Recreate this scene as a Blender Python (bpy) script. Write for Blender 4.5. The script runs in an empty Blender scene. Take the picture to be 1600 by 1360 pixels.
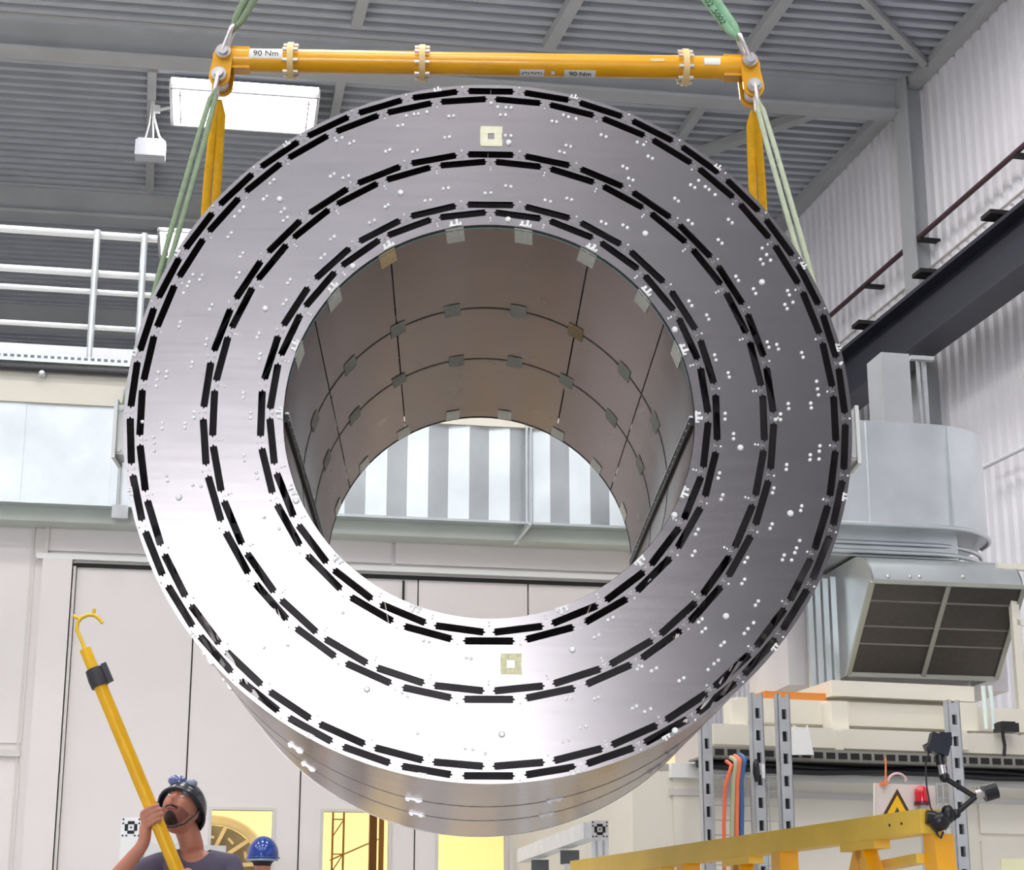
import bpy, bmesh, math, random
from mathutils import Vector, Matrix, Quaternion
from mathutils.geometry import delaunay_2d_cdt
random.seed(7)
S = bpy.context.scene
COL = S.collection

# ------------------------------------------------------------------ camera, world, exposure
FPX, PITCH, CZ = 2933.5, math.radians(16.167), 0.9
cam = bpy.data.cameras.new('camera')
cam.sensor_fit = 'HORIZONTAL'; cam.sensor_width = 36.0
cam.lens = FPX * 36.0 / 1600.0
cam.clip_end = 300
camo = bpy.data.objects.new('camera', cam); COL.objects.link(camo)
camo.location = (0, 0, CZ)
camo.rotation_euler = (math.pi / 2 + PITCH, 0, 0)
S.camera = camo

w = bpy.data.worlds.new('world'); S.world = w; w.use_nodes = True
bg = w.node_tree.nodes['Background']
bg.inputs[0].default_value = (0.93, 0.96, 1.0, 1); bg.inputs[1].default_value = 10.0
S.view_settings.view_transform = 'Standard'; S.view_settings.look = 'None'
S.view_settings.gamma = 1.0; S.view_settings.use_curve_mapping = False
S.view_settings.exposure = 0.1
C_ = S.cycles
C_.max_bounces = 5; C_.diffuse_bounces = 3; C_.glossy_bounces = 3; C_.transmission_bounces = 3; C_.caustics_reflective = False; C_.caustics_refractive = False
LAMP = 21.0          # emission strength of the hall's roof luminaires

# ------------------------------------------------------------------ helpers
def lin(c):
    return tuple(((v / 255) / 12.92 if v / 255 <= .04045 else ((v / 255 + .055) / 1.055) ** 2.4) for v in c)
MATS = {}
def mat(name, rgb, rough=.5, metal=0, var=.06, scale=3.0, bump=0, emit=0, stretch=(1, 1, 1), coat=0):
    if name in MATS: return MATS[name]
    m = bpy.data.materials.new(name); m.use_nodes = True
    nt = m.node_tree; b = nt.nodes['Principled BSDF']
    c = lin(rgb)
    tc = nt.nodes.new('ShaderNodeTexCoord'); mp = nt.nodes.new('ShaderNodeMapping')
    mp.inputs['Scale'].default_value = stretch
    nz = nt.nodes.new('ShaderNodeTexNoise'); nz.inputs['Scale'].default_value = scale; nz.inputs['Detail'].default_value = 4
    nt.links.new(tc.outputs['Object'], mp.inputs['Vector']); nt.links.new(mp.outputs[0], nz.inputs['Vector'])
    rp = nt.nodes.new('ShaderNodeValToRGB')
    rp.color_ramp.elements[0].position = .3; rp.color_ramp.elements[1].position = .7
    rp.color_ramp.elements[0].color = tuple(v * (1 - var) for v in c) + (1,)
    rp.color_ramp.elements[1].color = tuple(min(1, v * (1 + var)) for v in c) + (1,)
    nt.links.new(nz.outputs[0], rp.inputs[0]); nt.links.new(rp.outputs[0], b.inputs['Base Color'])
    b.inputs['Roughness'].default_value = rough; b.inputs['Metallic'].default_value = metal
    b.inputs['Coat Weight'].default_value = coat
    if bump:
        bp = nt.nodes.new('ShaderNodeBump'); bp.inputs['Strength'].default_value = bump; bp.inputs['Distance'].default_value = .01
        nt.links.new(nz.outputs[0], bp.inputs['Height']); nt.links.new(bp.outputs[0], b.inputs['Normal'])
    if emit:
        b.inputs['Emission Color'].default_value = c + (1,); b.inputs['Emission Strength'].default_value = emit
    MATS[name] = m
    return m
def glass(name, rgb):
    m = bpy.data.materials.new(name); m.use_nodes = True
    b = m.node_tree.nodes['Principled BSDF']
    b.inputs['Base Color'].default_value = lin(rgb) + (1,); b.inputs['Roughness'].default_value = .02
    b.inputs['Transmission Weight'].default_value = 1; b.inputs['IOR'].default_value = 1.02
    return m

class MB:
    """collects shapes in world (or local) coordinates; build() links them as one mesh object"""
    def __init__(s): s.v = []; s.f = []; s.sm = []
    def add(s, vs, fs, smooth=False):
        o = len(s.v); s.v += [Vector(p) for p in vs]; s.f += [[i + o for i in f] for f in fs]; s.sm += [smooth] * len(fs); return s
    def hexa(s, p):   # 8 points: bottom 0-3 ccw, top 4-7
        return s.add(p, [(0, 3, 2, 1), (4, 5, 6, 7), (0, 1, 5, 4), (1, 2, 6, 5), (2, 3, 7, 6), (3, 0, 4, 7)])
    def box(s, c, h, R=None):
        R = R or Matrix.Identity(3); c = Vector(c)
        return s.hexa([c + R @ Vector((x * h[0], y * h[1], z * h[2])) for z in (-1, 1) for x, y in ((-1, -1), (1, -1), (1, 1), (-1, 1))])
    def bbox(s, a, b):
        return s.box([(a[i] + b[i]) / 2 for i in range(3)], [abs(b[i] - a[i]) / 2 for i in range(3)])
    def bar(s, p, q, wd, ht, up=(0, 0, 1)):   # rectangular bar between two points
        p, q = Vector(p), Vector(q); d = (q - p).normalized(); u = Vector(up)
        sd = d.cross(u)
        if sd.length < 1e-4: sd = d.cross(Vector((1, 0, 0)))
        sd.normalize(); u = sd.cross(d).normalized()
        return s.hexa([e + sd * a * wd / 2 + u * b * ht / 2 for e in (p, q) for a, b in ((-1, -1), (1, -1), (1, 1), (-1, 1))])
    def tube(s, pts, r, n=12, cap=True):
        pts = [Vector(p) for p in pts]; rs = r if isinstance(r, (list, tuple)) else [r] * len(pts)
        prev = None; rings = []
        for i, p in enumerate(pts):
            d = (pts[min(i + 1, len(pts) - 1)] - pts[max(i - 1, 0)]).normalized()
            if prev is None:
                a = d.cross(Vector((0, 0, 1)))
                if a.length < 1e-3: a = d.cross(Vector((1, 0, 0)))
            else: a = prev - d * prev.dot(d)
            a.normalize(); prev = a; b = d.cross(a)
            rings.append([p + (a * math.cos(t) + b * math.sin(t)) * rs[i] for t in (2 * math.pi * k / n for k in range(n))])
        vs = [v for r_ in rings for v in r_]; fs = []
        for i in range(len(pts) - 1):
            for k in range(n): fs.append((i * n + k, i * n + (k + 1) % n, (i + 1) * n + (k + 1) % n, (i + 1) * n + k))
        s.add(vs, fs, True)
        if cap:
            s.add(rings[0], [tuple(range(n))[::-1]]); s.add(rings[-1], [tuple(range(n))])
        return s
    def cyl(s, p, q, r, n=16): return s.tube([p, q], r, n)
    def prism(s, poly, d):   # polygon (3d points) extruded by vector d
        n = len(poly); d = Vector(d); P = [Vector(p) for p in poly]
        return s.add(P + [p + d for p in P], [tuple(range(n))[::-1], tuple(range(n, 2 * n))] + [(i, (i + 1) % n, n + (i + 1) % n, n + i) for i in range(n)])
    def ball(s, c, r, R=None, n=16, m=10, z0=-1.0, fn=None):
        R = R or Matrix.Identity(3); c = Vector(c); r = r if isinstance(r, (list, tuple)) else (r, r, r)
        a0 = math.asin(max(-1, z0)); vs = []; fs = []
        for j in range(m + 1):
            a = a0 + (math.pi / 2 - a0) * j / m
            for i in range(n):
                t = 2 * math.pi * i / n
                d = Vector((math.cos(a) * math.cos(t), math.cos(a) * math.sin(t), math.sin(a)))
                k = fn(d) if fn else 1.0
                vs.append(c + R @ Vector((d.x * r[0] * k, d.y * r[1] * k, d.z * r[2] * k)))
        for j in range(m):
            for i in range(n): fs.append((j * n + i, j * n + (i + 1) % n, (j + 1) * n + (i + 1) % n, (j + 1) * n + i))
        if z0 > -1: fs.append(tuple(range(n))[::-1])
        return s.add(vs, fs, True)
    def mesh(s, name, org=(0, 0, 0), recalc=True):
        me = bpy.data.meshes.new(name); o = Vector(org)
        me.from_pydata([v - o for v in s.v], [], s.f)
        for p, sm in zip(me.polygons, s.sm): p.use_smooth = sm
        if recalc:
            bm = bmesh.new(); bm.from_mesh(me); bmesh.ops.recalc_face_normals(bm, faces=bm.faces); bm.to_mesh(me); bm.free()
        me.update(); return me
    def build(s, name, m, parent=None, org=None, recalc=True):
        """mesh object; vertices are world coordinates unless the parent carries local=True"""
        if parent is not None: org = parent.get('_org', (0, 0, 0))
        if org is None:
            lo = Vector((min(v.x for v in s.v), min(v.y for v in s.v), min(v.z for v in s.v)))
            hi = Vector((max(v.x for v in s.v), max(v.y for v in s.v), max(v.z for v in s.v)))
            org = ((lo.x + hi.x) / 2, (lo.y + hi.y) / 2, lo.z)
        me = s.mesh(name, org, recalc); me.materials.append(m)
        o = bpy.data.objects.new(name, me); COL.objects.link(o)
        if parent is not None: o.parent = parent
        else: o.location = org
        o['_org'] = list(org)
        return o
def inst(me, name, parent, M):   # further object sharing mesh data
    o = bpy.data.objects.new(name, me); COL.objects.link(o); o.parent = parent; o.matrix_local = M
    return o
def thing(name, label, cat, loc=(0, 0, 0), group=None, M=None):
    o = bpy.data.objects.new(name, None); COL.objects.link(o); o.empty_display_size = .1
    o['label'] = label; o['category'] = cat
    if group: o['group'] = group
    if M is not None: o.matrix_world = M; o['_org'] = [0, 0, 0]
    else: o.location = loc; o['_org'] = list(loc)
    return o
def tag(o, label, cat, group=None):
    o['label'] = label; o['category'] = cat
    if group: o['group'] = group
    return o
def struct(o): o['kind'] = 'structure'; return o
def stuff(o): o['kind'] = 'stuff'; return o

# pixel -> world on a plane of the place (used to lay the place out at its measured distances)
CC = Vector((0, 0, CZ)); cP, sP = math.cos(PITCH), math.sin(PITCH)
def ray(x, y):
    a = (x - 800) / FPX; b = (680 - y) / FPX
    return Vector((a, cP - b * sP, sP + b * cP))
def atY(x, y, Y): d = ray(x, y); return CC + d * (Y / d.y)
def atZ(x, y, z): d = ray(x, y); return CC + d * ((z - CZ) / d.z)
class Frame:
    """vertical building frame: u to the right, v away from the viewer, z up, through origin o"""
    def __init__(s, o, yawdeg):
        a = math.radians(yawdeg); s.o = Vector((o[0], o[1], 0))
        s.u = Vector((math.cos(a), math.sin(a), 0)); s.v = Vector((-math.sin(a), math.cos(a), 0)); s.z = Vector((0, 0, 1))
        s.R = Matrix((s.u, s.v, s.z)).transposed()
    def P(s, u, v, z): return s.o + s.u * u + s.v * v + s.z * z
    def on(s, x, y, v):
        d = ray(x, y); t = (v - s.v.dot(CC - s.o)) / s.v.dot(d); q = CC + d * t - s.o
        return s.u.dot(q), q.z
    def onu(s, x, y, u):
        d = ray(x, y); t = (u - s.u.dot(CC - s.o)) / s.u.dot(d); q = CC + d * t - s.o
        return s.v.dot(q), q.z
    def fbox(s, mb, a, b):   # a,b = (u,v,z) corners
        c = [(a[i] + b[i]) / 2 for i in range(3)]; h = [abs(b[i] - a[i]) / 2 for i in range(3)]
        return mb.box(s.P(*c), h, s.R)
    def prect(s, mb, x0, y0, x1, y1, v0, v1):   # box whose front rectangle spans the pixels on plane v0
        ym, xm = (y0 + y1) / 2, (x0 + x1) / 2
        u0 = s.on(x0, ym, v0)[0]; u1 = s.on(x1, ym, v0)[0]; zt = s.on(xm, y0, v0)[1]; zb = s.on(xm, y1, v0)[1]
        return s.fbox(mb, (u0, v0, zb), (u1, v1, zt))

# ------------------------------------------------------------------ materials
M_roofsteel = mat('grey_roof_steel', (178, 180, 183), .5, 0, .05, 2)
M_deck = mat('roof_deck_sheet', (196, 200, 210), .45, .2, .06, 2)
M_clad = mat('white_wall_cladding', (232, 230, 236), .5, 0, .03, 2)
M_cream = mat('cream_panel', (230, 223, 221), .5, 0, .025, 1.2)
M_cream2 = mat('cream_frame', (236, 230, 216), .5, 0, .03, 1.5)
M_creamtrim = mat('cream_trim', (214, 209, 204), .5, 0, .03, 1.5)
M_dark = mat('dark_gap', (22, 21, 22), .7, 0, .1, 6)
M_navy = mat('dark_crane_rail_paint', (34, 35, 48), .45, 0, .08, 2)
M_floor = mat('grey_resin_floor', (170, 172, 172), .35, 0, .05, 1)
M_yellow = mat('safety_yellow_paint', (252, 178, 12), .33, 0, .06, 6, coat=.3)
M_tyellow_lit = mat('lit_truss_yellow', (250, 206, 84), .4, 0, .06, 8)  # paler than the truss posts: light on the chord is put into the colour
M_ystrap = mat('yellow_webbing', (246, 182, 20), .8, 0, .1, 40)
M_green = mat('green_webbing', (150, 196, 160), .8, 0, .1, 30)
M_gdull = mat('dull_green_webbing', (128, 146, 118), .85, 0, .12, 30)
M_galv = mat('galvanised_sheet', (214, 220, 222), .34, .8, .1, 2.5)
M_galvd = mat('galvanised_strut', (186, 188, 192), .45, .15, .1, 8)
M_steel = mat('bright_steel', (205, 200, 200), .3, .9, .08, 20)
M_white = mat('white_paint', (245, 245, 243), .45, 0, .02, 4)
M_rail = mat('white_handrail', (243, 244, 246), .4, 0, .02, 4)
M_black = mat('black_plastic', (20, 20, 26), .35, 0, .15, 10)
M_seal = mat('black_seal', (30, 29, 30), .5, 0, .1, 10)
M_tape = mat('paper_tape', (250, 246, 232), .8, 0, .12, 60)
M_tapeo = mat('buff_paper_tape', (250, 214, 160), .8, 0, .12, 60)
M_tapew = mat('pale_yellow_tape', (247, 244, 214), .8, 0, .05, 40)
M_pin = mat('white_ceramic_pin', (250, 250, 250), .35, 0, .01, 40)
M_alu = mat('anodised_aluminium', (240, 241, 243), .4, .15, .05, 12)
M_lamp = mat('lamp_diffuser', (255, 253, 250), .5, 0, 0, 1, emit=4)
M_lamp.cycles.emission_sampling = 'NONE'
M_lampbody = mat('lamp_housing', (235, 236, 240), .5, 0, .02, 3)

def brushed(name, rgb, rough, aniso, tangent, scale=(2, 60, 60), rv=.1, var=.08):
    m = mat(name, rgb, rough, 1.0, var, 1.0)
    nt = m.node_tree; b = nt.nodes['Principled BSDF']
    mp = [n for n in nt.nodes if n.type == 'MAPPING'][0]; mp.inputs['Scale'].default_value = scale
    nz = [n for n in nt.nodes if n.type == 'TEX_NOISE'][0]
    mr = nt.nodes.new('ShaderNodeMapRange'); mr.inputs[3].default_value = rough - rv; mr.inputs[4].default_value = rough + rv
    nt.links.new(nz.outputs[0], mr.inputs[0]); nt.links.new(mr.outputs[0], b.inputs['Roughness'])
    b.inputs['Anisotropic'].default_value = aniso
    if tangent:
        cx = nt.nodes.new('ShaderNodeCombineXYZ')
        for i in range(3): cx.inputs[i].default_value = tangent[i]
        nt.links.new(cx.outputs[0], b.inputs['Tangent'])
    return m
M_disc = brushed('brushed_metal_disc', (170, 163, 165), .26, .5, (0, 0, 1), (3, 50, 50), .02, .04)
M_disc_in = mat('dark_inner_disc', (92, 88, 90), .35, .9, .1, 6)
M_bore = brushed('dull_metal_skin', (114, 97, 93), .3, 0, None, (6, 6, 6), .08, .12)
M_outer = brushed('polished_metal_skin', (142, 127, 133), .2, 0, None, (3, 40, 3), .06, .06)
PINS = "-281,1041 -256,1047 -241,1049 -213,1056 -309,1003 -293,1007 -140,1041 -124,1043 -153,963 -137,966 23,1078 51,1076 68,1076 32,1049 49,1049 243,1051 260,1044 285,1038 204,1028 220,1026 49,974 67,973 251,941 267,937 229,918 245,913 368,981 385,974 -259,910 -242,916 -348,910 -334,917 -156,779 -139,782 50,792 67,790 -18,765 1,766 -215,735 -197,739 180,743 198,738 252,750 268,745 -346,712 -336,719 365,669 380,661 1,1092 489,956 510,946 524,905 538,897 439,868 453,860 457,825 472,818 663,804 677,794 690,820 712,798 724,788 744,770 609,755 621,745 652,677 665,665 785,682 797,670 749,610 761,597 436,658 450,649 893,582 907,559 886,542 919,540 894,526 803,482 811,467 859,439 866,423 971,434 976,419 960,386 967,371 987,394 647,394 656,378 703,347 710,332 897,256 902,238 928,248 933,232 1008,221 1012,205 725,210 729,193 767,150 770,135 1052,124 1054,98 1056,78 1030,50 1031,34 957,48 958,31 931,13 930,-6 914,-6 753,13 752,-6 778,-54 777,-71 1133,185 1053,-92 1050,-110 1048,-136 1021,-122 1019,-138 944,-155 942,-171 900,-232 895,-248 986,-290 982,-305 890,-349 883,-364 975,-402 964,-426 958,-441 924,-449 918,-464 947,-465 729,-184 724,-201 737,-256 731,-271 656,-368 647,-384 644,-439 635,-453 808,-458 799,-473 797,-527 788,-541 837,-596 828,-609 820,-664 802,-683 790,-698 660,-653 649,-664 670,-683 659,-694 727,-726 716,-736 707,-782 693,-793 674,-811 599,-837 584,-846 515,-807 500,-816 452,-924 439,-931 495,-932 476,-941 470,-802 456,-811 384,-650 368,-658 325,-713 339,-705 279,-991 296,-986 235,-902 252,-899 323,-902 336,-898 226,-1032 244,-1027 -450,-640 -201,-725 -184,-728 -69,-778 -55,-780 -264,-887 -248,-897 -70,-1054 -48,-1057 -10,-1069 -617,-742 -690,-749 -216,-1009 -1099,-31 -1037,-35 -1036,-52 -964,-35 -964,-50 -938,2 -937,-16 -784,69 -784,53 -759,2 -759,-16 -1062,-81 -1059,-100 -1057,-126 -1015,-206 -1010,-223 -931,-237 -905,-240 -775,-138 -773,-155 -734,-194 -730,-213 -1061,88 -704,-339 -656,-375 -726,790 -713,804 -745,734 -734,745 -809,705 -821,691 -837,671 -675,701 -686,689 -665,671 -678,658 -845,614 -855,599 -804,544 -813,530 -963,467 -933,466 -940,450 -973,442 -979,427 -990,403 -814,475 -822,458 -897,364 -904,348 -995,304 -999,288 -908,247 -911,228 -952,168 -954,152 -1058,134 -1030,136 -1032,118 -1060,108 -648,454 -657,441 -659,383 -668,368 -742,270 -748,255 -735,199 -739,182 -522,595 -539,542 -551,529 -512,946 -493,958 -468,937 -454,945 -528,818 -516,828 -487,813 -468,821 -396,655 -380,664 -510,606"
BIG = "60,949 -296,764 58,673 509,629 888,463 598,296 798,-100 949,-314 735,-644 582,-322 257,-751 40,-1011 568,-998 -372,-876 -972,-277 -606,-285 -692,735 -725,353 -447,503"

# ================================================================== THE HALL
RF = Frame((-0.4, 22.1), 9.0)                    # roof frame: beam lines along u
WR = Frame((5.444, 22.51), 12.6)                 # right wall: plane u = 0, running along v
BW = Frame((-1.2, 14.5), 10.5)                   # clean room front wall: plane v = 0
ROOF_Z = 12.62

fl = MB().bbox((-26, -26, -.3), (30, 60, 0)); struct(fl.build('floor', M_floor))

def corrugate(mb, P, n, pitch, length, depth, top=.45, slope=.12):
    """trapezoid sheet: P(t, s, d) -> point; t across ribs, s along ribs, d depth"""
    prof = [(0, 0), (slope, 1), (slope + (1 - top - 2 * slope), 1), (1 - top, 0)]
    pts = [((i + a) * pitch, b * depth) for i in range(n) for a, b in prof] + [(n * pitch, 0)]
    vs = []; fs = []
    for t, d in pts: vs += [P(t, length[0], d), P(t, length[1], d)]
    for i in range(len(pts) - 1): fs.append((2 * i, 2 * i + 1, 2 * i + 3, 2 * i + 2))
    return mb.add(vs, fs)
mb = corrugate(MB(), lambda t, s, d: RF.P(s, -46 + t, ROOF_Z - .17 + d), 350, .23, (-24, 9), .17, .42, .02)
# closing roof skin above the sheet
RF.fbox(mb, (-24, -46, ROOF_Z + .02), (9, 34, ROOF_Z + .12))
struct(mb.build('ceiling', M_deck))

# right wall: vertical trapezoid cladding
mb = corrugate(MB(), lambda t, s, d: WR.P(.14 - d, -46 + t, s), 330, .24, (0, 13.2), .045, .3, .1)
WR.fbox(mb, (.16, -46, 0), (.36, 34, 13.2))
wall_r = struct(mb.build('wall_right', M_clad))
# far, left and rear walls close the hall
mb = MB(); RF.fbox(mb, (-24, 33.5, 0), (9, 34, 13.2)); struct(mb.build('wall_far', mat('far_wall_grey', (150, 152, 158), .6)))
mb = MB(); RF.fbox(mb, (-24.3, -46, 0), (-24, 34, 13.2)); struct(mb.build('wall_left', M_clad))
# rear wall behind the viewer; opening added for daylight on the ring's lower left
DU0, DU1, DZ = -15.0, -4.6, 7.9
mb = MB()
RF.fbox(mb, (-24, -46.3, 0), (DU0, -46, 13.2)); RF.fbox(mb, (DU1, -46.3, 0), (16, -46, 13.2)); RF.fbox(mb, (DU0, -46.3, DZ), (DU1, -46, 13.2))
struct(mb.build('wall_rear', mat('rear_wall_grey', (120, 120, 126), .6)))
mb = MB(); RF.fbox(mb, (DU1 - .2, -45.9, .02), (DU1 + 9.5, -45.7, DZ + .2))  # dark leaf added out of view so the ring's right side reflects dark
struct(mb.build('door_1', mat('added_leaf_blue_grey', (70, 74, 88), .5)))

# roof beams (I-section) across the hall
def ibeam(mb, F, u0, u1, v, z0, z1, wd=.3, tf=.045, tw=.03):
    F.fbox(mb, (u0, v - wd / 2, z0), (u1, v + wd / 2, z0 + tf)); F.fbox(mb, (u0, v - wd / 2, z1 - tf), (u1, v + wd / 2, z1))
    F.fbox(mb, (u0, v - tw / 2, z0), (u1, v + tw / 2, z1)); return mb
beam_lab = {0: 'grey steel roof beam directly behind the yellow lifting beam', 1: 'grey steel roof beam just above the white handrail', 2: 'grey steel roof beam seen low between the white handrails'}
for k, v in enumerate((0.0, 5.3, 10.6)):
    uR = 6.05 - v * .0 - .22 * 0 - (v * math.tan(math.radians(3.6)))
    t = thing('roof_beam', beam_lab[k], 'beam', RF.P(0, v, 12), 'roof beams across the hall')
    mb = MB(); RF.fbox(mb, (-23.8, v - .15, 12.0), (uR, v + .15, 12.05)); mb.build('lower_flange', M_roofsteel, t)
    mb = MB(); RF.fbox(mb, (-23.8, v - .15, 12.48), (uR, v + .15, 12.53)); mb.build('upper_flange', M_roofsteel, t)
    mb = MB(); RF.fbox(mb, (-23.8, v - .02, 12.05), (uR, v + .02, 12.48)); mb.build('web', M_roofsteel, t)
    if k == 0:
        mb = MB(); RF.fbox(mb, (uR - .02, v - .17, 11.95), (uR + .02, v + .17, 12.55)); mb.build('end_plate', M_roofsteel, t)
        bolts = MB()
        for bu, bz in ((-.06, 11.99), (-.12, 11.99)): bolts.cyl(RF.P(uR + bu, v - .1, 11.985), RF.P(uR + bu, v - .1, 12.0), .018, 8)
        bolts.build('bolt', M_steel, t)
# lattice members under the deck
def member(p0, p1, wd, label, z=12.38, name='roof_brace'):
    a, b = atZ(*p0, z), atZ(*p1, z); t = MB().bar(a, b, wd, wd * .8)
    o = t.build(name, M_roofsteel); tag(o, label, 'brace'); return o
member((238, 108), (234, 296), .12, 'grey purlin running back under the deck beside the square lamp')
member((578, -40), (556, 40), .14, 'grey purlin above the middle of the yellow lifting beam')
member((915, -30), (858, 70), .16, 'grey diagonal purlin above the yellow lifting beam, left of the green sling with print')
member((1240, -20), (1160, 90), .15, 'grey diagonal purlin rising beside the right green sling')
member((1340, -10), (1446, 100), .1, 'thin grey brace meeting the roof corner at the wall column')
member((1100, 160), (1045, 240), .13, 'short grey brace behind the upper right rim of the ring')
member((1300, 165), (1040, 258), .16, 'long grey brace slanting behind the yellow strap')
member((537, 108), (520, 190), .12, 'grey purlin at the far corner of the square lamp')
# eave trim, column, pipe and crane rail on the right wall
mb = MB(); WR.fbox(mb, (-.12, -30, 12.34), (.1, 30, 12.47)); struct(mb.build('trim_1', M_roofsteel))
t = thing('wall_column', 'grey steel column on the right wall under the roof beam end', 'column', WR.P(-.05, .35, 0))
mb = MB(); WR.fbox(mb, (-.2, .2, 0), (-.16, .55, 12.55)); mb.build('front_flange', M_roofsteel, t)
mb = MB(); WR.fbox(mb, (-.16, .36, 0), (.1, .39, 12.55)); mb.build('web', M_roofsteel, t)

v0, z0 = WR.onu(1349, 450, -.12); v1, z1 = WR.onu(1600, 225, -.12); zc = (z0 + z1) / 2
t = thing('wall_pipe', 'thin dark red pipe running along the clad right wall', 'pipe', WR.P(-.12, 0, zc))
mb = MB().cyl(WR.P(-.12, v1 - 4, zc), WR.P(-.12, 14, zc), .035, 10); mb.build('pipe', mat('dark_red_pipe', (72, 44, 50), .5), t)
for (px, py) in ((1440, 372), (1357, 443), (1590, 236)):
    vv = WR.onu(px, py, -.12)[0]; mb = MB(); WR.fbox(mb, (-.16, vv - .05, zc - .08), (.12, vv + .05, zc - .04)); mb.build('clip', M_dark, t)
mb = MB(); WR.fbox(mb, (.06, -20, zc - .352), (.11, 20, zc - .34)); struct(mb.build('trim_2', M_creamtrim))

cu = -.62
vv, cz0 = WR.onu(1457, 519, cu - .2); _, cz1 = WR.onu(1454, 430, cu - .2)
t = thing('crane_rail_beam', 'dark steel crane rail beam along the right wall', 'beam', WR.P(cu, 0, cz0))
zb_, zt_ = cz0, cz1
mb = MB(); WR.fbox(mb, (cu - .2, -25, zb_), (cu + .2, 30, zb_ + .05)); mb.build('lower_flange', M_navy, t)
mb = MB(); WR.fbox(mb, (cu - .2, -25, zt_ - .05), (cu + .2, 30, zt_)); mb.build('upper_flange', M_navy, t)
mb = MB(); WR.fbox(mb, (cu - .03, -25, zb_ + .05), (cu + .03, 30, zt_ - .05)); mb.build('web', M_navy, t)
mb = MB(); WR.fbox(mb, (cu - .05, -25, zt_), (cu + .05, 30, zt_ + .06)); mb.build('rail', mat('crane_rail_steel', (60, 55, 55), .5, .5), t)
for (px, py) in ((1570, 310), (1460, 405), (1363, 486)):
    vv = WR.onu(px, py, cu)[0]; b = MB(); WR.fbox(b, (cu - .25, vv - .12, zt_ + .1), (cu + .12, vv + .12, zt_ + .15)); b.cyl(WR.P(cu - .1, vv, zt_), WR.P(cu - .1, vv, zt_ + .1), .025, 8)
    b.build('rail_clamp', M_dark, t)

# roof luminaires
def luminaire(c, label, group='roof luminaires'):
    t = thing('roof_luminaire', label, 'lamp', c, group); c = Vector(c); R = RF.R
    mb = MB()
    for s_ in (-1, 1): mb.box(c + R @ Vector((s_ * .97, 0, .04)), (.02, .58, .07), R); mb.box(c + R @ Vector((0, s_ * .57, .04)), (.97, .02, .07), R)
    mb.box(c + R @ Vector((0, 0, .1)), (.97, .57, .015), R); mb.build('housing', M_lampbody, t)
    mb = MB().box(c, (.94, .54, .01), R); mb.build('diffuser', M_lamp, t)
    mb = MB()
    for s_ in (-1, 1): mb.box(c + R @ Vector((0, s_ * .36, -.02)), (.9, .008, .008), R); mb.box(c + R @ Vector((s_ * .85, 0, -.02)), (.008, .5, .008), R)
    mb.build('diffuser_frame', mat('lamp_frame', (205, 190, 200), .5), t)
    mb = MB().box(c + R @ Vector((0, -.74, .0)), (.96, .06, .02), R); mb.build('light_strip', M_lamp, t)
    la = bpy.data.lights.new('lamp_light', 'AREA'); la.shape = 'RECTANGLE'; la.size = 1.88; la.size_y = 1.08; la.energy = LAMP * 1.88 * 1.08 * math.pi * 1.12; la.color = (1, .985, .965)
    lo = bpy.data.objects.new('lamp_light', la); COL.objects.link(lo); lo.parent = t; lo.matrix_local = Matrix.Translation((0, 0, -.035)) @ R.to_4x4()
    for a in (-.6, .6): MB().cyl(c + R @ Vector((a, 0, .1)), c + R @ Vector((a, 0, .36)), .012, 8).build('hanger', M_lampbody, t)
    return t
l0 = (atZ(262, 165, 12.2) + atZ(500, 180, 12.2)) / 2
luminaire(l0, 'large square white roof lamp glowing behind the left sling')
luminaire(atZ(345, 385, 12.2), 'white roof lamp seen at the end of the handrail beside the ring')
for v in (-4.2, -9.5, -14.8, -20.1, -25.4):
    for u in (-14, -8.5, -3.2, 2.2):
        luminaire(RF.P(u, v, 12.2), 'roof lamp over the hall behind the viewer')
luminaire(RF.P(-13, 1.1, 12.2), 'roof lamp over the far left of the hall'); luminaire(RF.P(-13, 6.4, 12.2), 'roof lamp over the far left of the hall')

# hanging sensor box beside the lamp
c = atZ(235, 236, 11.6)
t = thing('hanging_radio_box', 'small pale grey box hanging from wires under the roof deck', 'device', c)
R = RF.R
mb = MB().box(c, (.2, .12, .11), R); mb.box(c + Vector((0, 0, .125)), (.17, .1, .02), R); mb.build('body', mat('pale_grey_box', (196, 198, 208), .45), t)
for a in (-.09, .03): MB().tube([c + R @ Vector((a, 0, .12)), c + R @ Vector((a * .4, 0, .4)), c + R @ Vector((0, 0, .95))], .012, 6).build('hanger_wire', M_rail, t)
MB().tube([c + R @ Vector((.2, -.05, .06)), c + R @ Vector((.1, -.03, .22)), c + R @ Vector((.02, 0, .5)), c + R @ Vector((.0, 0, .95))], .016, 6).build('cable', M_rail, t)
mb = MB().box(c + R @ Vector((.05, 0, .62)), (.05, .03, .05), R); mb.bar(c + R @ Vector((0, 0, .58)), c + R @ Vector((.22, .0, .66)), .03, .03); mb.build('bracket', M_rail, t)

# ================================================================== CLEAN ROOM WALL
def bz(px, py, v=0): return BW.on(px, py, v)
Zd = bz(500, 901)[1]                # top of the doors
uL = bz(112, 1000)[0]
Zp = 5.48                           # top of the clean room
Zfr = bz(500, 828)[1]
mb = MB(); BW.fbox(mb, (-14, 0, 0), (uL - .25, .25, Zp)); BW.fbox(mb, (uL - .25, 0, Zd + .03), (2.6, .25, Zp)); BW.fbox(mb, (2.6, .25, 0), (2.85, 6, Zp)); 
wb = struct(mb.build('wall_back', M_cream))
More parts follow.
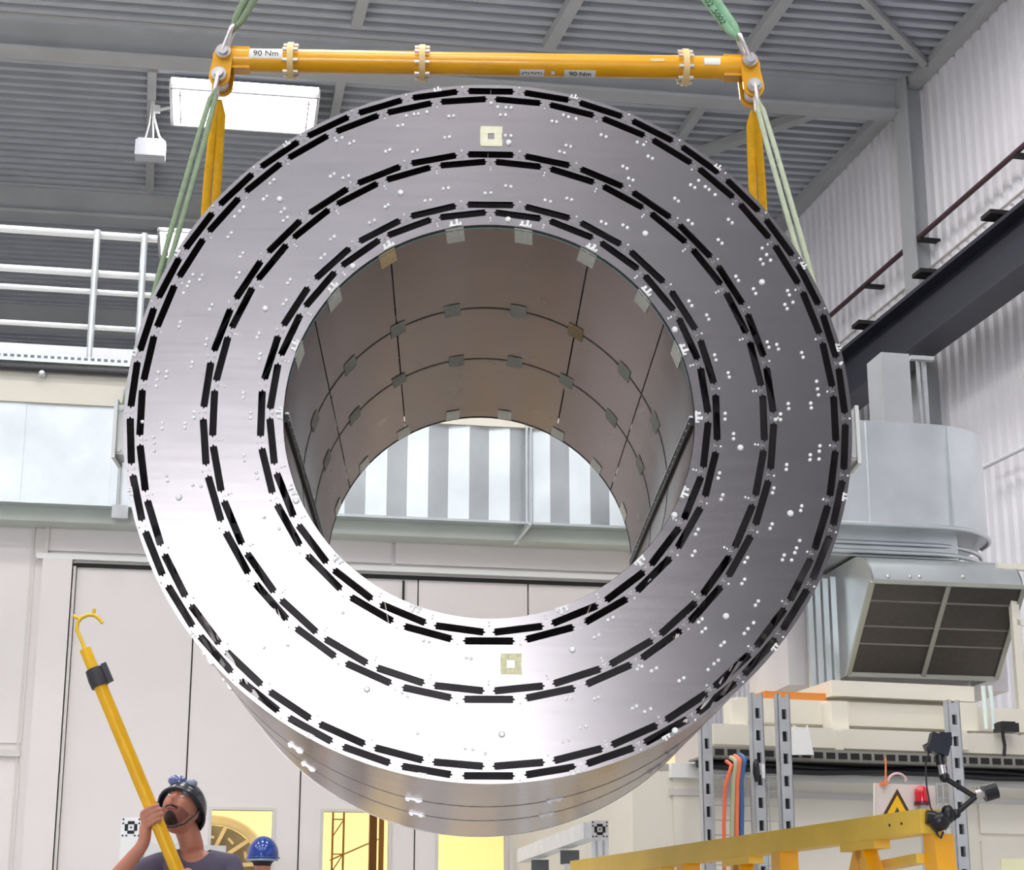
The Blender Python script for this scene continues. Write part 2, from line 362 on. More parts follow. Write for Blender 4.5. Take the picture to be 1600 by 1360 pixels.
# frieze, trims, pilasters
def wtrim(n, a, b, m=M_creamtrim):
    mb = MB(); BW.fbox(mb, a, b); o = struct(mb.build('trim_%d' % n, m)); return o
wtrim(3, (-14, -.04, Zfr), (2.6, 0, Zfr + .035))
wtrim(4, (uL - .3, -.06, Zd + .05), (2.6, 0, Zd + .09), M_white)
wtrim(5, (uL, -.02, Zd + .0), (2.6, .05, Zd + .03), M_dark)
wtrim(6, (uL - .25, -.06, 0), (uL - .03, .1, Zd + .05), M_cream)
wtrim(7, (uL - .02, -.045, 0), (uL, .05, Zd), M_creamtrim)
u70 = bz(66, 1000)[0]
wtrim(8, (u70 - .03, -.05, 0), (u70, 0, Zfr - .05), M_creamtrim)
zl = bz(20, 1183)[1]; wtrim(9, (-14, -.03, zl), (u70 - .1, 0, zl + .05), M_creamtrim)
wtrim(10, (u70 - .13, -.02, 0), (u70 - .11, 0, zl + 1.9), M_creamtrim)
# cream wall panels above the door head and at the left
for i, (x0, x1) in enumerate(((72, 330), (336, 612), (618, 980))):
    a, b = bz(x0, 850)[0], bz(x1, 850)[0]; mb = MB(); BW.fbox(mb, (a, -.02, Zd + .12), (b, 0, Zfr - .06)); mb.build('panel', M_cream, wb)
a = bz(58, 1000)[0]
mb = MB(); BW.fbox(mb, (a - 3, -.015, zl + .1), (a - .06, 0, Zfr - .3)); mb.build('panel', M_cream, wb)
mb = MB(); BW.fbox(mb, (a - 3, -.015, .1), (a - .06, 0, zl - .06)); mb.build('panel', M_cream, wb)

# the row of door leaves with windows
edges = [bz(x, 1300)[0] for x in (109, 287, 467, 648, 826, 1017)]
edges[0] = uL
ztop = bz(400, 1267)[1]
gl = glass('window_glass', (250, 250, 250))
wins = {1: (330, 425), 2: (505, 607), 3: (685, 789), 4: (862, 968)}
for i in range(5):
    a, b = edges[i] + .006, edges[i + 1] - .006
    mb = MB()
    if i in wins:
        w0, w1 = bz(wins[i][0], 1300)[0], bz(wins[i][1], 1300)[0]
        if i == 4: w0, w1 = edges[4] + .2, edges[5] - .2
        zb = ztop - 1.15
        BW.fbox(mb, (a, 0, .02), (b, .06, zb)); BW.fbox(mb, (a, 0, ztop), (b, .06, Zd)); BW.fbox(mb, (a, 0, zb), (w0, .06, ztop)); BW.fbox(mb, (w1, 0, zb), (b, .06, ztop))
    else: BW.fbox(mb, (a, 0, .02), (b, .06, Zd))
    d = struct(mb.build('door_%d' % (i + 2), M_cream))
    if i in wins:
        mb = MB(); e = .022
        BW.fbox(mb, (w0 - e, -.012, ztop), (w1 + e, 0, ztop + e)); BW.fbox(mb, (w0 - e, -.012, zb - e), (w1 + e, 0, zb)); BW.fbox(mb, (w0 - e, -.012, zb), (w0, 0, ztop)); BW.fbox(mb, (w1, -.012, zb), (w1 + e, 0, ztop))
        mb.build('window_frame', M_creamtrim, d)
        mb = MB(); BW.fbox(mb, (w0, .025, zb), (w1, .033, ztop)); mb.build('pane', gl, d)
for i in range(6):  # backing strips added to stop room light leaking through the leaf gaps
    e0 = edges[i]; mb = MB(); BW.fbox(mb, (e0 - .03, .062, 0), (e0 + .03, .075, Zd)); struct(mb.build('trim_%d' % (20 + i), mat('seam_grey', (110, 108, 110), .7)))
mb = MB(); BW.fbox(mb, (uL - .02, .062, Zd - .02), (2.6, .09, Zd + .1)); struct(mb.build('trim_26', M_dark))
x_ = bz(630, 930)[0]; zz = bz(630, 920)[1]
mb = MB(); BW.fbox(mb, (x_ - .008, -.02, zz - .11), (x_ + .008, 0, zz + .06)); wtr = mb.build('door_stop', M_dark); tag(wtr, 'small dark bolt under the door head seen through the ring', 'bolt')
# lit room behind the windows
M_warm = mat('warm_room_wall', (252, 238, 196), .6, 0, .05, 1)
mb = MB(); BW.fbox(mb, (-5, 4.5, 0), (2.6, 4.6, 3.2)); struct(mb.build('wall_inner', M_warm))
mb = MB(); BW.fbox(mb, (-5, .2, 3.2), (2.6, 4.6, 3.3)); struct(mb.build('ceiling_inner', M_warm))
mb = MB(); BW.fbox(mb, (-5.1, .2, 0), (-5, 4.6, 3.3)); struct(mb.build('wall_inner_side', M_warm))
M_wlamp = mat('warm_lamp', (255, 240, 204), .5, 0, 0, 1, emit=22)
for i, u in enumerate((-2.6, -.9, 1.0)):
    mb = MB(); BW.fbox(mb, (u - .6, 1.6, 3.1), (u + .6, 2.4, 3.16)); tag(mb.build('room_lamp', M_wlamp), 'warm ceiling lamp inside the room behind the doors', 'lamp', 'lamps in the lit room')
# lattice mast and rig inside, seen through the windows
M_rig = mat('brown_rig', (150, 112, 66), .6); M_rigp = mat('pale_rig', (240, 225, 190), .5)
def mast(px, v, wd, lab, m=M_rig):
    u = bz(px, 1320, v)[0]; t = thing('lattice_mast', lab, 'mast', BW.P(u, v, 0))
    for s_ in (-1, 1):
        mb = MB(); BW.fbox(mb, (u + s_ * wd - .008, v, 0), (u + s_ * wd + .008, v + .02, 3.1)); mb.build('upright', m, t)
    for k in range(20):
        mb = MB().bar(BW.P(u - wd, v + .01, .2 + k * .14), BW.P(u + wd, v + .01, .2 + (k + 1) * .14 if k % 2 else .2 + k * .14), .01, .01); mb.build('rung', m, t)
mast(528, 1.2, .045, 'thin brown lattice mast behind the second window')
u = bz(583, 1320, 1.0)[0]; mb = MB(); BW.fbox(mb, (u - .03, 1.0, 0), (u + .03, 1.06, 3.1)); tag(mb.build('steel_post', mat('dark_brown_post', (96, 62, 30), .6)), 'dark brown post behind the second window', 'post')
u = bz(596, 1320, 1.1)[0]; mb = MB(); BW.fbox(mb, (u - .02, 1.1, 0), (u + .02, 1.15, 3.1)); tag(mb.build('steel_post', M_rig), 'pale brown post at the right edge of the second window', 'post')
mb = MB().bar(BW.P(bz(515, 1345, 1.4)[0], 1.4, bz(515, 1345, 1.4)[1]), BW.P(bz(600, 1308, 1.4)[0], 1.4, bz(600, 1308, 1.4)[1]), .012, .012)
tag(mb.build('slanted_bar', M_rig), 'thin slanted bar behind the second window', 'bar')
# large wheel frame behind the first window
wc = bz(330, 1370, .9); t = thing('wheel_frame', 'large grey wheel frame with pale spokes behind the first window', 'frame', BW.P(wc[0], .9, wc[1] - .6))
def circ(u, z, r, a): return BW.P(u + r * math.cos(a), .9, z + r * math.sin(a))
rr = [circ(wc[0], wc[1], .44, 2 * math.pi * i / 40) for i in range(41)]
MB().tube(rr, .045, 6).build('rim', mat('rig_rim', (236, 224, 190), .6), t)
mb = MB().prism([circ(wc[0], wc[1], .4, 2 * math.pi * i / 32) + BW.v * .06 for i in range(32)], BW.v * .02); mb.build('plate', mat('rig_plate', (150, 146, 136), .6), t)
for k in range(6):
    a = math.pi * (.08 + k * .17); MB().bar(circ(wc[0], wc[1], .12, a + .5), circ(wc[0], wc[1], .4, a), .03, .03).build('spoke', M_rigp, t)
for k in range(5):
    a = math.pi * (.15 + k * .17); MB().bar(circ(wc[0], wc[1], .30, a), circ(wc[0], wc[1], .32, a + .18), .02, .02).build('slat', M_rigp, t)

# ------------------------------------------------ platform on top with handrail
Zr = Zp
mb = MB(); BW.fbox(mb, (-14, -.35, Zp - .35), (2.85, 7, Zp)); o = struct(mb.build('trim_11', M_cream2))
t = thing('walkway_handrail', 'white handrail with grey posts on the platform at upper left', 'railing', BW.P(-3, -.3, Zp))
for (x0, y0, r) in ((0, 357, .03), (0, 418, .028), (0, 447, .021), (0, 503, .02)):
    u, z = bz(x0, y0, -.3); MB().cyl(BW.P(-8, -.3, z), BW.P(-1.7, -.3, z), r, 10).build('rail', M_rail, t)
ztr = bz(0, 357, -.3)[1]
for px in (152, 226):
    u, z = bz(px, 370, -.34); b = MB().cyl(BW.P(u, -.345, Zp - .1), BW.P(u, -.345, ztr + .02), .026, 14); b.build('post', M_galv, t)
u, z = bz(268, 390, -.3); 
za, zb2 = bz(0, 536, -.34)[1], bz(0, 556, -.34)[1]
mb = MB(); BW.fbox(mb, (-8, -.36, zb2), (-1.7, -.34, za)); mb.build('toe_board', M_rail, t)
za, zb2 = bz(0, 552, -.4)[1], bz(0, 563, -.4)[1]
t2 = thing('perforated_tray', 'perforated galvanised tray along the platform edge', 'cable tray', BW.P(-3, -.42, zb2))
mb = MB(); BW.fbox(mb, (-8, -.42, zb2), (-1.7, -.36, za)); mb.build('tray', M_galv, t2)
mb = MB()
for k in range(110):
    u = -7 + k * .05; BW.fbox(mb, (u, -.425, zb2 + .03), (u + .028, -.41, za - .008))
stuff(mb.build('perforations', mat('hole_grey', (120, 126, 132), .6), t2))
zc1 = bz(0, 572, -.4)[1]
t3 = thing('dark_pipe', 'dark pipe hung under the platform edge', 'pipe', BW.P(-3, -.4, zc1))
MB().cyl(BW.P(-8, -.4, zc1), BW.P(-1.7, -.4, zc1), .032, 12).build('pipe', mat('dark_pipe_paint', (58, 56, 60), .4), t3)
u = bz(66, 580, -.4)[0]; MB().ball(BW.P(u, -.42, zc1 - .05), .028).build('clamp', M_galv, t3)

# galvanised duct running along the wall
zD1, zD0 = bz(0, 617, -.3)[1], bz(0, 783, -.3)[1]
t = thing('galvanised_duct', 'long galvanised duct with folded panels along the wall behind the ring', 'duct', BW.P(-1, -.3, zD0))
us = []; u = bz(0, 700, -.35)[0] - 2.6; pitch = .163
while u < 2.5: us.append(u); u += pitch
me_p = {}
for i in range(len(us) - 1):
    d0, d1 = ((-.30, -.33) if i % 2 else (-.33, -.30))
    if us[i] < bz(190, 700, -.3)[0]: d0 = d1 = -.32 - (.006 if i % 4 == 0 else 0)
    mb = MB(); p = [BW.P(us[i], d0, zD0), BW.P(us[i + 1], d1, zD0), BW.P(us[i + 1], -.05, zD0), BW.P(us[i], -.05, zD0)]
    mb.hexa(p + [q + Vector((0, 0, zD1 - zD0)) for q in p]); mb.build('folded_panel', M_galv, t)
mb = MB(); BW.fbox(mb, (us[0], -.37, zD0 - .02), (2.5, -.0, zD0)); mb.build('lower_flange', M_galv, t)
mb = MB(); BW.fbox(mb, (us[0], -.25, zD0 - .13), (2.5, -.0, zD0 - .02)); mb.build('under_ledge', mat('pale_green_grey', (196, 202, 194), .5), t)
u = bz(824, 750, -.4)[0]
for a in (0, .035): MB().cyl(BW.P(u + a, -.38, zD0 - .02), BW.P(u + a, -.38, zD1), .011, 8).build('tie_rod', M_galv, t)
MB().bar(BW.P(u + .02, -.39, zD0 - .02), BW.P(u - .07, -.2, zD0 - .14), .03, .03).build('bracket', M_galv, t)
u = bz(184, 785, -.4)[0]; MB().cyl(BW.P(u, -.4, zD0 - .1), BW.P(u, -.4, zD0 + .9), .012, 8).build('tie_rod', M_galvd, t)
mb = MB(); BW.fbox(mb, (u - .04, -.42, zD0 - .12), (u + .08, -.36, zD0 - .02)); mb.build('bracket', M_galvd, t)

# ================================================================== THE RING (slotted barrel hung from the lifting beam)
RYAW = -.0303039
RINGM = Matrix.Translation((-.0709, 5.7274, 2.625)) @ Matrix.Rotation(-RYAW, 4, 'Z')
RO, RB, LEN = 1.16, .6555, 2.209
SEC = [0.0, .80, 1.39, LEN]
ring = thing('barrel_wheel', 'huge slotted metal barrel ring hanging from the yellow lifting beam', 'metal ring', M=RINGM)
def pol(r, a): return (r * math.sin(a), r * math.cos(a))      # angle from the top, clockwise seen from the front
ROWS = [(1.136, 38, 0), (1.105, 38, .5), (.905, 30, 0), (.876, 30, .5), (.725, 24, 0), (.694, 24, .5)]
SA, SH = .082, .0115
SLOT = [(-SA, 0), (-SA + .009, -SH * .42), (-SA + .006, -SH * .8), (-SA + .012, -SH), (SA - .012, -SH), (SA - .006, -SH * .8), (SA - .009, -SH * .42), (SA, 0),
        (SA - .009, SH * .42), (SA - .006, SH * .8), (SA - .012, SH), (-SA + .012, SH), (-SA + .006, SH * .8), (-SA + .009, SH * .42)]
def slot_pts(r, a):
    c, s = math.cos(a), math.sin(a)
    return [(x * c + (r + y) * s, -x * s + (r + y) * c) for x, y in SLOT]
def inpoly(x, y, P):
    r = False; j = len(P) - 1
    for i in range(len(P)):
        if (P[i][1] > y) != (P[j][1] > y) and x < (P[j][0] - P[i][0]) * (y - P[i][1]) / (P[j][1] - P[i][1]) + P[i][0]: r = not r
        j = i
    return r
def disc_mesh():
    vs = []; es = []
    def loop(pts):
        o = len(vs); vs.extend(Vector(p) for p in pts); n = len(pts); es.extend((o + i, o + (i + 1) % n) for i in range(n))
    loop([pol(RO, 2 * math.pi * i / 192) for i in range(192)])
    loop([pol(RB, 2 * math.pi * i / 144) for i in range(144)])
    for r, n, ph in ROWS:
        for k in range(n): loop(slot_pts(r, 2 * math.pi * (k + ph) / n))
    ov, oe, of, *_ = delaunay_2d_cdt(vs, es, [], 0, 1e-6)
    tris = []
    for f in of:
        cx = sum(ov[i].x for i in f) / len(f); cy = sum(ov[i].y for i in f) / len(f); rr = math.hypot(cx, cy)
        a = math.atan2(cx, cy); bad = rr < RB * math.cos(math.pi / 144) * .9999 or rr > RO
        if not bad:
            for r, n, ph in ROWS:
                if abs(rr - r) > SH + .004: continue
                k = round(a / (2 * math.pi) * n - ph); b = a - 2 * math.pi * (k + ph) / n
                if inpoly(rr * math.sin(b), rr * math.cos(b) - r, SLOT): bad = True; break
        if not bad: tris.append(tuple(f))
    cnt = {}
    for f in tris:
        for i in range(len(f)):
            e = (f[i], f[(i + 1) % len(f)]); k = tuple(sorted(e)); cnt.setdefault(k, []).append(e)
    T = .014; n = len(ov); mb = MB()
    V = [(v.x, 0, v.y) for v in ov] + [(v.x, T, v.y) for v in ov]
    F = [f for f in tris] + [tuple(i + n for i in f[::-1]) for f in tris]
    F += [(e[0][1], e[0][0], e[0][0] + n, e[0][1] + n) for e in cnt.values() if len(e) == 1]
    return mb.add(V, F).mesh('disc')
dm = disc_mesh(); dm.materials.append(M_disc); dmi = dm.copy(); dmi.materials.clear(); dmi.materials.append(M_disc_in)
for nm, y in (('front_disc', 0), ('inner_disc', SEC[1] - .007), ('inner_disc', SEC[2] - .007), ('rear_disc', LEN - .014)):
    inst(dm if nm[0] != 'i' else dmi, nm, ring, Matrix.Translation((0, y, 0)))

def arc_panel(r0, r1, a0, a1, y0, y1, n=10):
    mb = MB(); vs = []; fs = []
    for i in range(n + 1):
        a = a0 + (a1 - a0) * i / n
        for r in (r0, r1):
            x, z = pol(r, a); vs += [(x, y0, z), (x, y1, z)]
    for i in range(n):
        o = i * 4; p = o + 4
        fs += [(o, o + 1, p + 1, p), (o + 2, p + 2, p + 3, o + 3), (o, p, p + 2, o + 2), (o + 1, o + 3, p + 3, p + 1)]
    fs += [(0, 2, 3, 1), (n * 4, n * 4 + 1, n * 4 + 3, n * 4 + 2)]
    return mb.add(vs, fs, False)
def smooth_curve(me):
    for p in me.polygons: p.use_smooth = True
    bm = bmesh.new(); bm.from_mesh(me)
    for e in bm.edges:
        if len(e.link_faces) == 2 and e.calc_face_angle(0) > .6: e.smooth = False
    bm.to_mesh(me); bm.free()
D = math.pi / 180
for k in range(3):
    y0, y1 = SEC[k] + (.02 if k == 0 else .008), SEC[k + 1] - .008 - (.012 if k == 2 else 0)
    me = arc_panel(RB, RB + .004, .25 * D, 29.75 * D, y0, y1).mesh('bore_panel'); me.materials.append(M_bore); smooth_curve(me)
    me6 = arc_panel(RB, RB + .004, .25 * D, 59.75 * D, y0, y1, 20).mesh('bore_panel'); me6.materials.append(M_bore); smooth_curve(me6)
    for i in range(12):
        if i in (0, 6): continue
        if i in (11, 5): inst(me6, 'bore_panel', ring, Matrix.Rotation(D * 30 * i, 4, 'Y'))
        else: inst(me, 'bore_panel', ring, Matrix.Rotation(D * 30 * i, 4, 'Y'))
    me = arc_panel(RO - .006, RO - .001, .05 * D, 119.95 * D, y0 if k else .014, y1, 40).mesh('outer_panel'); me.materials.append(M_outer); smooth_curve(me)
    for i in range(3): inst(me, 'outer_panel', ring, Matrix.Rotation(D * 120 * i, 4, 'Y'))
# dark seal bands at the seams
for y in (.014, SEC[1], SEC[2], LEN - .006):
    mb = MB(); mb2 = arc_panel(RB - .0015, RB + .003, 0, 2 * math.pi, y - .006, y + .006, 96); o = mb2.build('seal_band', M_seal, ring)
mb = arc_panel(RB - .003, RB - .0005, -80 * D, 80 * D, .02, .028, 60); mb.build('edge_trim', mat('teal_edge_trim', (120, 160, 165), .4), ring)
# mid-plane joint rails in the bore
M_spot = mat('spotted_black_rail', (34, 32, 33), .5, 0, .3, 90)
for s_ in (-1, 1):
    mb = MB().box((s_ * (RB - .004), LEN / 2, -.006), (.007, LEN / 2 - .03, .013)); o = mb.build('joint_rail', M_spot, ring)
    mb = MB().box((s_ * (RB - .008), LEN / 2, .011), (.006, LEN / 2 - .03, .003)); mb.build('joint_strip', M_alu, ring)
    mb = MB()
    for k in range(26): mb.ball((s_ * (RB - .012), .06 + k * .08, -.004), .0025, n=8, m=6)
    stuff(mb.build('rail_rivets', M_pin, ring))
# paper tape pieces over the seams
tm = MB().box((0, 0, 0), (.03, .062, .0006)).mesh('tape_piece'); tm.materials.append(M_tape)
tmo = tm.copy(); tmo.materials.clear(); tmo.materials.append(M_tapeo)
for j, y in enumerate((.07, SEC[1], SEC[2], LEN - .075)):
    for i, adeg in enumerate((-70, -50, -30, -10, 10, 30, 50, 70)):
        a = adeg * D + random.uniform(-.02, .02)
        M = Matrix.Rotation(a, 4, 'Y') @ Matrix.Translation((0, y + random.uniform(-.004, .004), RB - .0025)) @ Matrix.Rotation(random.uniform(-.06, .06), 4, 'Z')
        inst(tmo if (j, adeg) in ((1, 30), (0, -30)) else tm, 'tape_piece', ring, M)
# small clamps on the front bore rim
mb = MB(); mb.box((0, -.004, 0), (.02, .004, .003)); mb.box((-.012, -.004, .008), (.004, .004, .007)); mb.box((.006, -.005, .010), (.004, .005, .010)); mb.box((.017, -.004, .005), (.003, .003, .004))
cm = mb.mesh('rim_clip'); cm.materials.append(M_pin)
for adeg in list(range(-90, 100, 20)) + [112, 135, -112, -135, 160, -160]:
    inst(cm, 'rim_clip', ring, Matrix.Rotation(adeg * D, 4, 'Y') @ Matrix.Translation((0, 0, RB + .004)))
for adeg in (-9, 14, 41, -36, -62, 63, 78, -80, 103, 130, 152, 167, -103, -128, -152, -170):
    inst(cm, 'rim_clip', ring, Matrix.Rotation(adeg * D, 4, 'Y') @ Matrix.Translation((0, 0, RO - .012)) @ Matrix.Scale(.7, 4))
# pins
mb = MB()
for wd in PINS.split():
    x, z = (float(q) / 1000 for q in wd.split(',')); mb.tube([(x, .002, z), (x, -.004, z), (x, -.0055, z)], [.0056, .0056, .0036], 10)
stuff(mb.build('locating_pins', M_pin, ring))
mb = MB(); mb2 = MB()
for j, (r, n, ph) in enumerate(ROWS):
    for k in range(n):
        a = 2 * math.pi * (k + ph + .5) / n
        offs = (.017,) if j % 2 == 0 else ((-.016, -.026) if j > 1 else (-.016,))
        for o in offs:
            x, z = pol(r + o, a); mb.tube([(x, .002, z), (x, -.003, z), (x, -.0042, z)], [.0036, .0036, .0024], 8)
        for dx, dz in ((0, .003), (-.004, -.006), (.004, -.006), (0, -.002)):
            x, z = pol(r + dz, a + dx / r); mb2.tube([(x, .002, z), (x, -.0035, z)], .0017, 6)
stuff(mb.build('gap_pins', M_pin, ring)); stuff(mb2.build('gap_screws', M_steel, ring))
mb = MB().tube([(0, .002, 0), (0, -.006, 0), (0, -.008, 0)], [.009, .009, .006], 16); bm_ = mb.mesh('reference_pin'); bm_.materials.append(M_pin)
mb = MB(); mb.tube([(0, .001, 0), (0, -.0012, 0)], .0105, 16); rm_ = mb.mesh('pin_collar'); rm_.materials.append(M_galvd)
for wd in BIG.split():
    x, z = (float(q) / 1000 for q in wd.split(','))
    p = inst(bm_, 'reference_pin', ring, Matrix.Translation((x, 0, z)))
    inst(rm_, 'pin_collar', p, Matrix.Identity(4))
# tape squares on the face
def tape_square(x, z, hs, hi, m):
    mb = MB(); j = .006
    for dx, dz, a, b in ((0, (hs + hi) / 2, hs, (hs - hi) / 2), (0, -(hs + hi) / 2, hs, (hs - hi) / 2), (-(hs + hi) / 2 - j * .3, 0, (hs - hi) / 2, hs * .8), ((hs + hi) / 2 - j * .3, 0, (hs - hi) / 2, hs * .8)):
        mb.box((x + dx, -.0008 - (.0006 if dz else 0), z + dz), (a, .0008, b))
    return mb.build('tape_square', m, ring)
tape_square(.003, .971, .036, .011, M_tapew); tape_square(.069, -.796, .032, .012, mat('buff_tape', (226, 222, 184), .8, 0, .15, 80))
# side brackets that carry the slings
for s_ in (-1, 1):
    for y in (.28, 1.75):
        mb = MB().box((s_ * (RO + .035), y, .01), (.04, .05, .085)); mb.box((s_ * (RO + .065), y, .01), (.006, .07, .10))
        for z in (-.06, .08): mb.cyl((s_ * (RO + .05), y - .058, z), (s_ * (RO + .05), y - .045, z), .008, 8)
        mb.build('side_bracket', M_white, ring)
# seam clamps on the lower outside
cl = MB(); cl.box((0, 0, 0), (.03, .02, .003)); cl.box((-.02, 0, -.004), (.006, .012, .004)); cl.box((.015, .0, -.004), (.008, .01, .003)); clm = cl.mesh('seam_clamp'); clm.materials.append(M_steel)
for y in (SEC[1], SEC[2]):
    for adeg in (168, 192, 146, 214, 124, 236):
        inst(clm, 'seam_clamp', ring, Matrix.Rotation(adeg * D, 4, 'Y') @ Matrix.Translation((0, y, RO + .002)) @ Matrix.Rotation(math.pi, 4, 'Y'))

# ================================================================== LIFTING BEAM, SHACKLES, SLINGS
BY = 6.83
def bpt(x, y, dy=0): return atY(x, y, BY + .03 * (x - 760) * .00255 + dy)
A, B = bpt(352, 94), bpt(1168, 107)
ub = (B - A).normalized(); vb = Vector((-ub.y, ub.x, 0)).normalized(); zb = ub.cross(vb)
RBm = Matrix((ub, vb, zb)).transposed()
LB = (B - A).length
sb = thing('lifting_beam', 'orange-yellow tubular lifting beam with flanges above the ring', 'lifting beam', A)
def bl(x, y, z): return A + RBm @ Vector((x, y, z))
pipe_r = .047
fx = [(bpt(q, 98) - A).dot(ub) for q in (455, 660, 1070)]
cuts = [.03] + fx + [LB - .03]
for i in range(4): MB().cyl(bl(cuts[i], 0, 0), bl(cuts[i + 1], 0, 0), pipe_r, 28).build('pipe_section', M_yellow, sb)
M_boltw = mat('plated_bolt', (235, 230, 222), .3, .4, .05, 30)
for x in fx:
    fm = MB().cyl(bl(x - .012, 0, 0), bl(x + .012, 0, 0), .075, 24); fl_ = fm.build('flange', mat('pale_flange_paint', (246, 214, 150), .4), sb)
    for k in range(8):
        a = 2 * math.pi * (k + .5) / 8; p = (.062 * math.sin(a), .062 * math.cos(a))
        MB().cyl(bl(x - .03, *p), bl(x + .03, *p), .008, 6).build('bolt', M_boltw, fl_)
for s_, x in ((-1, 0), (1, LB)):
    mb = MB(); poly = []
    for k in range(13): a = math.pi * (.5 + k / 12); poly.append((x - s_ * .0 + (-s_) * (-.045 * math.cos(a - math.pi)) * -1 if False else x + s_ * .05 * abs(math.cos(a)) - s_ * .005, 0, .05 * math.sin(a)))
    poly = [(x - s_ * .1, 0, -.047), (x - s_ * .1, 0, .047)] + [(x + s_ * .047 * math.sin(math.pi * k / 10), 0, .047 * math.cos(math.pi * k / 10)) for k in range(11)]
    mb.prism([bl(px, -.03, pz) for px, _, pz in poly], vb * .06); mb.build('end_lug', M_yellow, sb)
    top = bl(x, 0, .004); low = bpt(*((345, 128) if s_ < 0 else (1175, 145)))
    d = (low - top).normalized(); sd = vb.cross(d).normalized()
    for q in (-.052, .04):
        pl = [top + sd * .036 * math.cos(a) - d * .036 * math.sin(a) for a in [math.pi * k / 8 for k in range(9)]] + [low - sd * .042 * math.cos(a) + d * .042 * math.sin(a) for a in [math.pi * k / 8 for k in range(9)]]
        MB().prism([p + vb * q for p in pl], vb * .012).build('link_plate', M_yellow, sb)
    for c_ in (top, low):
        MB().cyl(c_ - vb * .075, c_ + vb * .075, .03, 20).build('pin_head', M_steel, sb)
        MB().cyl(c_ - vb * .083, c_ + vb * .083, .014, 12).build('pin_core', mat('pale_pin', (236, 222, 222), .35, .3), sb)
# labels on the beam
def text_mesh(s, size, m, M, parent, ext=.0004):
    c = bpy.data.curves.new('lettering', 'FONT'); c.body = s; c.size = size; c.align_x = 'CENTER'; c.align_y = 'CENTER'; c.extrude = ext
    o = bpy.data.objects.new('lettering', c); COL.objects.link(o)
    dg = bpy.context.evaluated_depsgraph_get(); me = bpy.data.meshes.new_from_object(o.evaluated_get(dg)); bpy.data.objects.remove(o)
    me.materials.clear(); me.materials.append(m)
    me.transform(Matrix.Translation(-Vector(parent['_org'])) @ M); me.name = 'lettering'
    t = bpy.data.objects.new('lettering', me); COL.objects.link(t); t.parent = parent; t['_org'] = parent['_org']; return t
M_ink = mat('label_ink', (60, 56, 58), .6)
def wrapped_label(x0, x1, a0, a1, name='label', m=None):
    mb = MB(); n = 8; vs = []
    for i in range(n + 1):
        a = a0 + (a1 - a0) * i / n
        for xx in (x0, x1):
            for r in (pipe_r + .0004, pipe_r + .0014): vs.append(bl(xx, -r * math.cos(a), r * math.sin(a)))
    fs = []
    for i in range(n):
        o = 4 * i; fs += [(o + 1, o + 5, o + 7, o + 3), (o, o + 2, o + 6, o + 4), (o, o + 4, o + 5, o + 1), (o + 2, o + 3, o + 7, o + 6)]
    fs += [(0, 1, 3, 2), (4 * n, 4 * n + 2, 4 * n + 3, 4 * n + 1)]
    return mb.add(vs, fs).build(name, m or M_white, sb)
def ltext(s, x, a, size):
    n_ = RBm @ Vector((0, -math.cos(a), math.sin(a))); up = RBm @ Vector((0, math.sin(a), math.cos(a))); r = pipe_r + .0022
    M = Matrix.Translation(bl(x, 0, 0) + n_ * r) @ Matrix((ub, up, n_)).transposed().to_4x4()
    return text_mesh(s, size, M_ink, M, sb)
xl = lambda q: (bpt(q, 98) - A).dot(ub)
wrapped_label(xl(391), xl(443), -.25, .62); ltext('90 Nm', xl(417), .15, .036)
wrapped_label(xl(881), xl(930), -1.7, -.85); ltext('90 Nm', xl(906), -1.22, .032)
wrapped_label(xl(812), xl(850), -1.6, -.85)
mb = MB()
for k, wd in enumerate((.006, .008, .004, .008, .007, .008, .003)):   # unreadable small print
    xx = xl(816) + k * .0125; a = -1.2; n_ = RBm @ Vector((0, -math.cos(a), math.sin(a))); up = RBm @ Vector((0, math.sin(a), math.cos(a)))
    c_ = bl(xx, 0, 0) + n_ * (pipe_r + .0016); Rr = Matrix((ub, up, n_)).transposed()
    mb.box(c_ + up * (.004 if k % 2 else -.002), (wd / 2, .0015, .0006), Rr); mb.box(c_ + ub * wd / 2, (.001, .006, .0006), Rr)
mb.build('small_print', M_ink, sb)
wrapped_label(xl(861), xl(866), -1.3, -1.0); wrapped_label(xl(1015), xl(1036), .0, .3, m=mat('faded_label', (250, 214, 150), .6)); wrapped_label(xl(1098), xl(1123), -.2, .5)

def strap(pts, wd, th, m, name, label, cat, parent=None, side=None, group=None):
    mb = MB(); P = [Vector(p) for p in pts]; vs = []; fs = []
    for i, p in enumerate(P):
        d = (P[min(i + 1, len(P) - 1)] - P[max(i - 1, 0)]).normalized(); s1 = (side - d * side.dot(d)).normalized(); n_ = s1.cross(d)
        k = .6 if i in (0, len(P) - 1) and len(P) > 2 else 1
        prof = [(math.cos(a), math.sin(a)) for a in [2 * math.pi * q / 10 for q in range(10)]]
        vs += [p + s1 * wd / 2 * c_ * k + n_ * th / 2 * s2 for c_, s2 in prof]
    n = 10
    for i in range(len(P) - 1):
        for k in range(n): fs.append((i * n + k, i * n + (k + 1) % n, (i + 1) * n + (k + 1) % n, (i + 1) * n + k))
    mb.add(vs, fs, True); mb.add(vs[:n], [tuple(range(n))]); mb.add(vs[-n:], [tuple(range(n))])
    return mb.build(name, m, parent)
